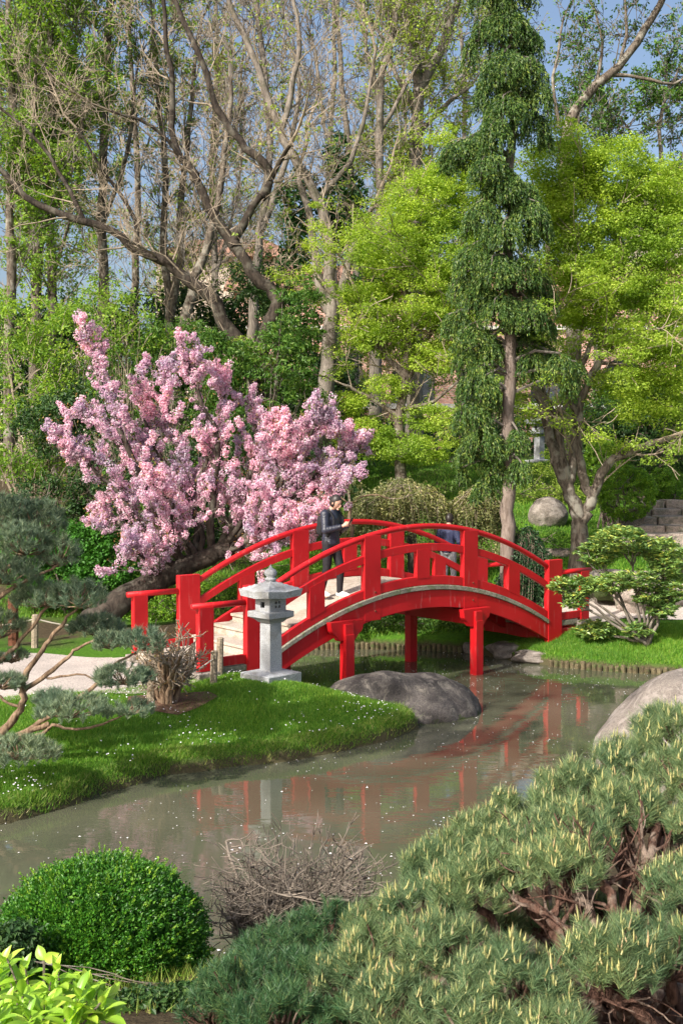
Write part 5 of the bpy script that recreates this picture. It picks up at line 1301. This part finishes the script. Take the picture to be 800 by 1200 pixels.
# ------------------------------------------------------------------ bare tangle by the water
def tangle():
    rr = random.Random(401); D = 7.0; b = P(292, 1112, D); z = tz(b.x, b.y)
    root = thing('bare_shrub', Vector((b.x, b.y, z)), 'leafless tangle of silvery brown twigs at the near water edge', 'shrub')
    c = P(352, 1036, D); A = Vector((104 * D / FPX, 90 * D / FPX, 68 * D / FPX)); b0 = Vector((b.x, b.y, z - .05))
    big = []; sm = []
    for k in range(30):
        tgt = c + Vector((rr.uniform(-.85, .8) * A.x, rr.uniform(-.8, .8) * A.y, rr.uniform(-.8, .5) * A.z)); n = 14
        m = b0.lerp(tgt, .4) + Vector((rr.gauss(0, .10), rr.gauss(0, .10), rr.uniform(-.05, .2)))
        p = []
        wa, wb = rr.uniform(0, 6), rr.uniform(2, 4)
        for i in range(n):
            t = i / (n - 1); q = b0 * (1 - t) ** 2 + m * 2 * t * (1 - t) + tgt * t * t
            q = q + Vector((math.sin(wa + t * wb * 3), math.cos(wa * 2 + t * wb * 2.5), math.sin(wa * 3 + t * wb * 3.3))) * .05 * t; p.append(q)
        big.append((p, [rr.uniform(.016, .024) * (1 - .6 * i / n) for i in range(n)]))
        for j in range(22):
            i = rr.randint(3, n - 1); grow(sm, [], p[i], perp(Vector((0, 0, 1)), rr) + Vector((0, 0, rr.uniform(-.2, .9))), rr.uniform(.12, .34), .0065, 0, 1, rr, 3, (30, 85), .10, .55, .65, 4)
    def inside(q): 
        d = q - c; return (d.x / A.x / 1.08) ** 2 + (d.y / A.y / 1.1) ** 2 + (d.z / A.z / 1.15) ** 2 < 1
    sm = [s_ for s_ in sm if inside(s_[0][-1]) or rr.random() < .12]
    for k in range(70):
        d = Vector((rr.gauss(0, 1.1), rr.gauss(0, .8), rr.uniform(-.2, .8))).normalized(); a = c + Vector((d.x * A.x, d.y * A.y, d.z * A.z)) * rr.uniform(.5, .85)
        grow(sm, [], a, d, rr.uniform(.08, .18), .004, 0, 1, rr, 2, (20, 50), .1, .25, .6, 4)
    g = G(); 
    for q in big: g.tubes([q], 7)
    g.build('stem', M['twig_bare'], root, smooth=True)
    g = G(); g.tubes([(p, [max(q, .0028) for q in r]) for p, r in sm], 4); g.build('twigs', M['twig_bare'], root)
tangle()
# pruned leafless clump beside the path
def clump():
    rr = random.Random(402); D = 14.15; b = P(196, 826, D); z = tz(b.x, b.y)
    root = thing('pruned_shrub', Vector((b.x, b.y, z)), 'pruned vase shaped shrub of tan stems beside the path end', 'shrub')
    big = []; sm = []; nr = np.random.default_rng(402); C = []
    for k in range(16):
        a = rr.uniform(0, 6.28); tgt = P(204 + math.cos(a) * rr.uniform(12, 36), 762 + rr.uniform(-14, 18), D + math.sin(a) * .4); st_ = Vector((b.x + math.cos(a) * .10, b.y + math.sin(a) * .08, z - .05)); n = 8
        m = st_.lerp(tgt, .5) - Vector((math.cos(a) * .1, math.sin(a) * .1, 0)); p = [(st_ * (1 - t) ** 2 + m * 2 * t * (1 - t) + tgt * t * t) + Vector((rr.gauss(0, .012), 0, 0)) for t in [i / 7 for i in range(8)]]
        big.append((p, [.038 * (1 - .6 * i / 8) for i in range(8)]))
        for j in range(12):
            i = rr.randint(3, 7); grow(sm, C, p[i], Vector((math.cos(a) * .5 + rr.gauss(0, .5), rr.gauss(0, .5), rr.uniform(-.1, 1))), rr.uniform(.12, .28), .009, 0, 1, rr, 3, (30, 75), .1, .5, .6, 4)
    g = G()
    for q in big: g.tubes([q], 7)
    g.build('stem', M['bark_tan'], root, smooth=True)
    G().tubes([(p, [max(q, .006) for q in r]) for p, r in sm], 4).build('twigs', M['twig_tan'], root)
    C = np.array([tuple(q[0]) for q in C]); C = C[nr.random(len(C)) < .35]; g = G(); clump_leaves(g, C, .03, 4, .028, .016, nr); g.build('buds', M['bronze'], root)
clump()
strip('mulch_bed', [(P(150, 826, 14.1).x, 14.1), (P(200, 822, 14.2).x, 14.2), (P(250, 812, 14.5).x, 14.5)], [.45, .95, .3], M['mulch'], .03)

# ------------------------------------------------------------------ grass, daisies, petals
def in_path(X, Y): return (X < -2.0) & (Y < 17.4) & (Y > np.interp(X, [-5, -4.6, -3.2, -2.5, -2.0], [13.92, 13.98, 14.5, 15.2, 15.7]))
def grass(name, x0, x1, y0, y1, n, h, hw, seed, mat, label, dmin=.02, dmax=99, cond=None, lean=.35):
    r = np.random.default_rng(seed); X = r.uniform(x0, x1, n); Y = r.uniform(y0, y1, n); d = pond_sd(X, Y)
    k = (d > dmin) & (d < dmax) & ~in_path(X, Y) & (np.abs(X) < Y * .36)
    if cond is not None: k &= cond(X, Y)
    X, Y = X[k], Y[k]; n = len(X); Z = terr(X, Y); B = np.stack([X, Y, Z - .005], 1)
    hh = h * r.uniform(.5, 1.25, n) * (1 + .35 * np.sin(X * 2.3 + 1) * np.cos(Y * 2.9))
    T = B + np.stack([r.normal(size=n) * lean, r.normal(size=n) * lean, np.ones(n)], 1) * hh[:, None]
    S = np.stack([r.normal(size=n), r.normal(size=n), np.zeros(n)], 1); S = unit(S) * hw
    g = G(); g.add(*tri_blades(B, T, S)); return tag(g.build(name, M[mat]), label, None, None, 'stuff')
grass('grass', -6, 1.2, 10.7, 16.9, 420000, .050, .0042, 1, 'grass', 'short green lawn grass on the left bank')
grass('grass', -6, 1.2, 10.5, 17.5, 150000, .075, .0045, 2, 'grass_edge', 'longer pale grass overhanging the bank edge', -.03, .22, lean=.7)
grass('grass', 2.6, 9, 18.3, 22.0, 130000, .06, .006, 3, 'grass', 'grass on the right bank by the log edging', cond=lambda X, Y: ~((Y > 20.6 + (X - 3.9) * .12) & (Y < 22.8)))
grass('grass', -7, 13, 21.4, 37, 260000, .09, .010, 4, 'grass', 'grass on the slope beyond the bridge', cond=lambda X, Y: ~((X > 3.6) & (Y > 20.6) & (Y < 23.6)))
grass('grass', -3, 5, 5, 11, 60000, .07, .0035, 5, 'grass_edge', 'loose grass on the near bank', .03, cond=lambda X, Y: X < -.35)
r = np.random.default_rng(9)
n = 3800; X = r.uniform(-5, 1, n); Y = r.uniform(11, 16.2, n); dn = np.sin(X * 1.7 + 4) * np.cos(Y * 1.9 + 1) + .6 * np.sin(X * 4 + Y * 3)
k = (pond_sd(X, Y) > .12) & ~in_path(X, Y) & (r.random(n) < np.clip(.16 + .55 * dn, .03, .9)); X, Y = X[k], Y[k]
Tv = [(0, 0, .0)]; Tf = []
for i in range(8):
    a = i / 8 * 2 * math.pi; Tv.append((math.cos(a) * (1 if i % 2 == 0 else .82), math.sin(a) * (1 if i % 2 == 0 else .82), .15))
Tf = [(0, 1 + i, 1 + (i + 1) % 8) for i in range(8)]
O = np.stack([X, Y, terr(X, Y) + .055 + r.uniform(-.01, .015, len(X))], 1)
g = G(); g.add(*scatter_template(Tv, Tf, O, np.array([[0, -.25, 1.]]) + r.normal(size=(len(X), 3)) * .25, r.uniform(.007, .012, len(X)), r))
tag(g.build('daisies', M['white_petal']), 'tiny white daisies scattered in the lawn', None, None, 'stuff')
n = 15000; X = r.uniform(-8, 9, n); Y = r.uniform(6.5, 21.3, n)
dens = .25 + .35 * np.sin(X * .8 + Y * .5) * np.cos(Y * .9 - X * .3) + .45 * sstep(15.5, 18.5, Y) + .25 * np.sin(X * 3.1 + Y * 2.2)
k = (pond_sd(X, Y) < -.03) & (r.random(n) < dens * .62); X, Y = X[k], Y[k]; n = len(X)
C = np.stack([X, Y, np.full(n, .006)], 1); a = r.uniform(0, 6.28, n); s = r.uniform(.008, .017, n) * (1 + .7 * (r.random(n) < .12))
V, F = leaf_quads(C, np.stack([np.cos(a), np.sin(a), 0 * a], 1), np.array([[0, 0, 1.]]) + 0 * C, s * 1.3, s, .2)
g = G(); g.add(V, F); tag(g.build('petals', M['white_petal']), 'pale petals floating on the pond', None, None, 'stuff')
# white petals lying on the right boulder, path and bank
n = 700; X = r.uniform(3.2, 5.2, n); Y = r.uniform(11.9, 13.2, n); q = ((X - 4.45) / 1.45) ** 2 + ((Y - 12.7) / 1.2) ** 2; k = q < .85
C = np.stack([X, Y, .12 + 1.13 * np.sqrt(np.maximum(0, 1 - q)) + .02], 1)[k]
# ------------------------------------------------------------------ people
def chain(a, b, ra, rb, f=.3):
    "overlapping ellipsoids from a to b; radii (x, y, z)"
    L = (b - a).length; m = min(min(ra), min(rb)); n = max(2, int(L / (m * f)) + 1)
    return [(a.lerp(b, i / (n - 1)), tuple(ra[k] + (rb[k] - ra[k]) * i / (n - 1) for k in range(3))) for i in range(n)]
def union(balls, extra, voxel, name, mat, parent, it=4, f=.45):
    V = []; F = []
    tv, tf = ico((0, 0, 0), (1, 1, 1), 2); tv = np.array([tuple(q) for q in tv]); tf = np.array(tf)
    Vs = []; Fs = []; n = 0
    for c, r in balls: Vs.append(tv * np.array(r) + np.array(tuple(c))); Fs.append(tf + n); n += len(tv)
    V = np.concatenate(Vs).tolist(); F = np.concatenate(Fs).tolist()
    for v2, f2 in extra:
        m = len(V); V += [tuple(v) for v in v2]; F += [tuple(m + i for i in q) for q in f2]
    me = bpy.data.meshes.new('tmp'); me.from_pydata(V, [], F); me.update()
    ob = bpy.data.objects.new('tmp', me); COL.objects.link(ob)
    m = ob.modifiers.new('r', 'REMESH'); m.mode = 'VOXEL'; m.voxel_size = voxel
    s_ = ob.modifiers.new('s', 'SMOOTH'); s_.iterations = it; s_.factor = f
    o2 = bpy.data.meshes.new_from_object(ob.evaluated_get(bpy.context.evaluated_depsgraph_get()))
    bpy.data.objects.remove(ob); bpy.data.meshes.remove(me)
    return put(o2, name, mat, parent)
def ico(c, rad, sub=3, f=None, rot=None):
    import bmesh
    bm = bmesh.new(); bmesh.ops.create_icosphere(bm, subdivisions=sub, radius=1); bm.verts.ensure_lookup_table()
    V = []
    for v in bm.verts:
        q = v.co.copy()
        if f: q = f(q)
        q = Vector((q.x * rad[0], q.y * rad[1], q.z * rad[2]))
        if rot: q = rot @ q
        V.append(q + Vector(c))
    F = [tuple(v.index for v in f_.verts) for f_ in bm.faces]; bm.free(); return V, F
def put(me, name, mat, parent):
    for p in me.polygons: p.use_smooth = True
    me.materials.clear(); me.materials.append(mat); me.name = name
    o = bpy.data.objects.new(name, me); COL.objects.link(o); o.parent = parent; return o
def from_VF(parts, name, mat, parent):
    V = []; F = []
    for v, f in parts:
        n = len(V); V += [tuple(q) for q in v]; F += [tuple(n + i for i in k) for k in f]
    me = bpy.data.meshes.new(name); me.from_pydata(V, [], F); me.update(); return put(me, name, mat, parent)

def person(loc, rz, label, pose):
    "faces +X locally; pose gives joints"
    root = thing('person', loc, label, 'person', rz=rz)
    J = {k: Vector(v) for k, v in pose['J'].items()}
    h = J['head']; tilt = pose.get('tilt', .45); Rm = Matrix.Rotation(tilt, 3, 'Y')
    def headf(q):
        q = q.copy()
        if q.x > 0 and q.z < 0: q.x *= 1 - .12 * abs(q.z); 
        if q.z < -.2: q.y *= 1 - .35 * (abs(q.z) - .2); 
        if q.x > .75 and -.1 < q.z < .25: q.x -= .05
        return q
    hc = h + Rm @ Vector((.012, 0, .075))
    ex = [ico(hc, (.095, .074, .118), 3, headf, Rm), ico(hc + Rm @ Vector((.098, 0, -.02)), (.020, .013, .026), 2, None, Rm), ico(hc + Rm @ Vector((.080, 0, -.085)), (.022, .026, .016), 2, None, Rm),
          ico(hc + Rm @ Vector((.088, 0, -.055)), (.010, .024, .010), 2, None, Rm), ico(hc + Rm @ Vector((-.005, .076, -.01)), (.016, .010, .028), 2, None, Rm), ico(hc + Rm @ Vector((-.005, -.076, -.01)), (.016, .010, .028), 2, None, Rm)]
    B = chain(J['neck'], J['head'] + Vector((0, 0, .03)), (.052,) * 3, (.052,) * 3) + chain(J['chest'], J['neck'], (.09, .13, .09), (.055, .06, .055)) + chain(J['pelvis'], J['chest'], (.10, .135, .10), (.10, .14, .10))
    for s, sg in (('l', 1), ('r', -1)):
        t3 = lambda q: (q, q, q)
        B += chain(J['chest'] + Vector((0, sg * .06, .06)), J['sh' + s], t3(.06), t3(.05)) + chain(J['sh' + s], J['el' + s], t3(.048), t3(.036)) + chain(J['el' + s], J['wr' + s], t3(.036), t3(.024))
        B += chain(J['wr' + s], J['pa' + s], t3(.024), (.030, .022, .030)) + chain(J['pelvis'], J['hip' + s], t3(.09), t3(.085)) + chain(J['hip' + s], J['kn' + s], t3(.08), t3(.052)) + chain(J['kn' + s], J['an' + s], t3(.050), t3(.034)) + chain(J['an' + s], J['to' + s], t3(.034), t3(.026))
        pa = J['pa' + s]; dirv = (pa - J['wr' + s]).normalized(); curl = pose.get('curl' + s, Vector((.2, -sg * .8, .2))).normalized(); across = Vector((0, 0, 1)) if pose.get('vert', True) else Vector((1, 0, 0))
        for k in range(4):
            L = (.072, .080, .075, .058)[k]; a0 = pa + across * (.027 - .018 * k) + dirv * .012; a1 = a0 + dirv * L * .45; a2 = a1 + (dirv * .5 + curl * .7).normalized() * L * .35; a3 = a2 + (dirv * .1 + curl).normalized() * L * .25
            for p, q, r1, r2 in ((a0, a1, .0092, .0088), (a1, a2, .0088, .008), (a2, a3, .008, .007)): B += chain(p, q, t3(r1), t3(r2), .8)
        a0 = pa - dirv * .03 + across * .026; a1 = a0 + (dirv * .7 + across * .6).normalized() * .034; a2 = a1 + (dirv + curl * .3).normalized() * .026
        B += chain(a0, a1, t3(.012), t3(.0105), .8) + chain(a1, a2, t3(.0105), t3(.009), .8)
    union(B, ex, .0065, 'body', M['skin'], root, 3, .35)
    for sg in (1, -1): from_VF([ico(hc + Rm @ Vector((.084, .030 * sg, .004)), (.010, .013, .007), 2, None, Rm)], 'eye', M['dark'], root)
    # hair
    def hairf(q):
        q = q.copy(); return q
    hv, hf = ico(hc + Rm @ Vector((-.014, 0, .012)), (.101, .083, .120), 4, None, Rm)
    inv = Rm.transposed(); keep = []
    loc_ = [inv @ (Vector(v) - hc) for v in hv]
    for f in hf:
        c_ = sum((loc_[i] for i in f), Vector()) / 3
        if c_.x < .030 + max(0, c_.z - .035) * 1.1 and c_.z > -.085 + max(0, c_.x) * 1.6 or c_.z > .078: keep.append(f)
    parts = [(hv, keep)]
    if pose.get('bun', True): parts.append(ico(hc + Rm @ Vector((-.118, 0, .02)), (.036, .040, .036), 3, None, Rm))
    from_VF(parts, 'hair', M['hair'], root)
    t3 = lambda q: (q, q, q); pv = J['pelvis']
    B = chain(pv + Vector((0, 0, -.03)), J['spine'], (.145, .175, .08), (.125, .155, .09)) + chain(J['spine'], J['chest'], (.125, .155, .09), (.13, .175, .10)) + chain(J['chest'], J['neck'] - Vector((0, 0, .03)), (.13, .17, .09), (.068, .075, .05)) + chain(J['neck'] - Vector((0, 0, .03)), J['neck'] + Vector((-.005, 0, .01)), (.066, .07, .04), (.06, .062, .025))
    for s, sg in (('l', 1), ('r', -1)):
        B += chain(J['chest'] + Vector((0, sg * .06, .04)), J['sh' + s], t3(.085), t3(.078))
        a, b, c = J['sh' + s], J['el' + s], J['wr' + s]
        for (p, q, n_, r0, r1) in ((a, b, 6, .072, .060), (b, c.lerp(b, .08), 5, .062, .044)):
            for i in range(n_ * 3 + 1):
                t = i / (n_ * 3); rr_ = (r0 + (r1 - r0) * t) * (1 + .05 * math.cos(t * n_ * 2 * math.pi)); B.append((p.lerp(q, t), t3(rr_)))
    jk = union(B, [], .009, 'jacket', M[pose['jacket']], root, 2, .3)
    B = chain(pv, pv + Vector((0, 0, -.06)), (.125, .165, .09), (.12, .16, .09))
    for s in 'lr':
        a, b, c = J['hip' + s], J['kn' + s], J['an' + s]
        B += chain(a, b, t3(.098), t3(.070)) + chain(b, c.lerp(b, .04), t3(.070), t3(.052))
    union(B, [], .010, 'trousers', M[pose['legs']], root, 4, .4)
    for s in 'lr':
        a = J['an' + s]; t = J['to' + s]; d = (t - a); d.z = 0; d.normalize(); an = math.atan2(d.y, d.x); Rz = Matrix.Rotation(an, 3, 'Z')
        def shoef(q):
            q = q.copy()
            if q.z < 0: q.z = max(q.z, -.75)
            if q.x > 0 and q.z > 0: q.z *= 1 - .45 * q.x
            return q
        sole = ico(Vector((a.x, a.y, a.z - .035)) + d * .065, (.135, .048, .052), 3, shoef, Rz)
        from_VF([sole, ico(a + Vector((0, 0, -.01)), (.048, .042, .05), 2)], 'shoe', M['shoe'], root)
    return root, J

# walker on the bridge, looking at a phone
bx = lambda s, t: BO + Vector((s * .774 - t * .633, s * .633 + t * .774, 0))
ps = bx(1.90, .62); dz = ztop(1.90) - 1.01
poseA = dict(J=dict(pelvis=(0, 0, .92), spine=(.01, 0, 1.08), chest=(.0, 0, 1.27), neck=(.025, 0, 1.42), head=(.06, 0, 1.475),
                    shl=(0, .165, 1.35), ell=(.05, .215, 1.09), wrl=(.27, .09, 1.17), pal=(.335, .055, 1.20),
                    shr=(0, -.165, 1.35), elr=(.05, -.22, 1.10), wrr=(.26, -.08, 1.16), par=(.325, -.045, 1.19),
                    hipl=(0, .085, .88), knl=(.13, .09, .50), anl=(.11, .09, .09), tol=(.22, .10, .03),
                    hipr=(0, -.085, .88), knr=(-.01, -.09, .49), anr=(-.12, -.09, .10), tor=(-.01, -.11, .03)),
             jacket='jacket', legs='trouser', tilt=.42)
pr, J = person(Vector((ps.x, ps.y, dz + .005)), R(-35), 'walker in a dark jacket and black trousers looking down at a phone on the bridge', poseA)
pr.scale = (1.0, 1.0, 1.0)
Mp = Matrix.Translation(pr.location) @ Matrix.Rotation(R(-35), 4, 'Z')
pc = Mp @ Vector((.385, .0, 1.235))
ph = thing('phone', pc, 'black phone held up in both hands by the walker on the bridge', 'phone', rz=R(-35))
G().box((0, 0, 0), (.010, .072, .145), Matrix.Rotation(.5, 4, 'Y'), bev=.004).build('case', M['phone'], ph, local=True)
G().box((-.0062, 0, .0), (.0012, .064, .132), Matrix.Rotation(.5, 4, 'Y')).build('screen', M['window'], ph, local=True)
bp = thing('backpack', Mp @ Vector((-.20, .02, 1.02)), 'black backpack worn by the walker on the bridge', 'backpack', rz=R(-35))
def bagf(q):
    return Vector((math.copysign(abs(q.x) ** .6, q.x), math.copysign(abs(q.y) ** .55, q.y), math.copysign(abs(q.z) ** .7, q.z)))
from_VF([ico((.03, 0, .14), (.065, .115, .17), 4, bagf)], 'bag', M['black'], bp)
from_VF([ico((-.035, 0, .07), (.025, .085, .08), 3, bagf)], 'front_pocket', M['black'], bp)
for sg in (1, -1):
    g = G(); g.tubes([([(.06, sg * .08, .32), (.13, sg * .10, .40), (.25, sg * .12, .39), (.335, sg * .13, .28), (.345, sg * .14, .12), (.25, sg * .17, -.02), (.08, sg * .12, -.06)], [.014] * 7)], 8); g.build('strap', M['black'], bp, smooth=True, local=True)

# second person behind the bridge, seen from behind
q2 = P(525, 640, 23.1); z2 = tz(q2.x, q2.y)
poseB = dict(J=dict(pelvis=(0, 0, .92), spine=(.0, 0, 1.08), chest=(.0, 0, 1.27), neck=(.02, 0, 1.42), head=(.04, 0, 1.475),
                    shl=(0, .17, 1.35), ell=(-.02, .25, 1.08), wrl=(.10, .24, .86), pal=(.13, .235, .80), shr=(0, -.17, 1.35), elr=(-.02, -.25, 1.08), wrr=(.08, -.24, .86), par=(.11, -.235, .80),
                    hipl=(0, .085, .88), knl=(.05, .09, .49), anl=(.0, .09, .09), tol=(.11, .10, .03), hipr=(0, -.085, .88), knr=(.06, -.09, .50), anr=(.08, -.09, .09), tor=(.19, -.1, .03)),
             jacket='jacket2', legs='jeans', tilt=.25, bun=False)
person(Vector((q2.x, q2.y, z2)), R(60), 'person in a dark blue jacket and pale jeans partly hidden behind the bridge rails', poseB)
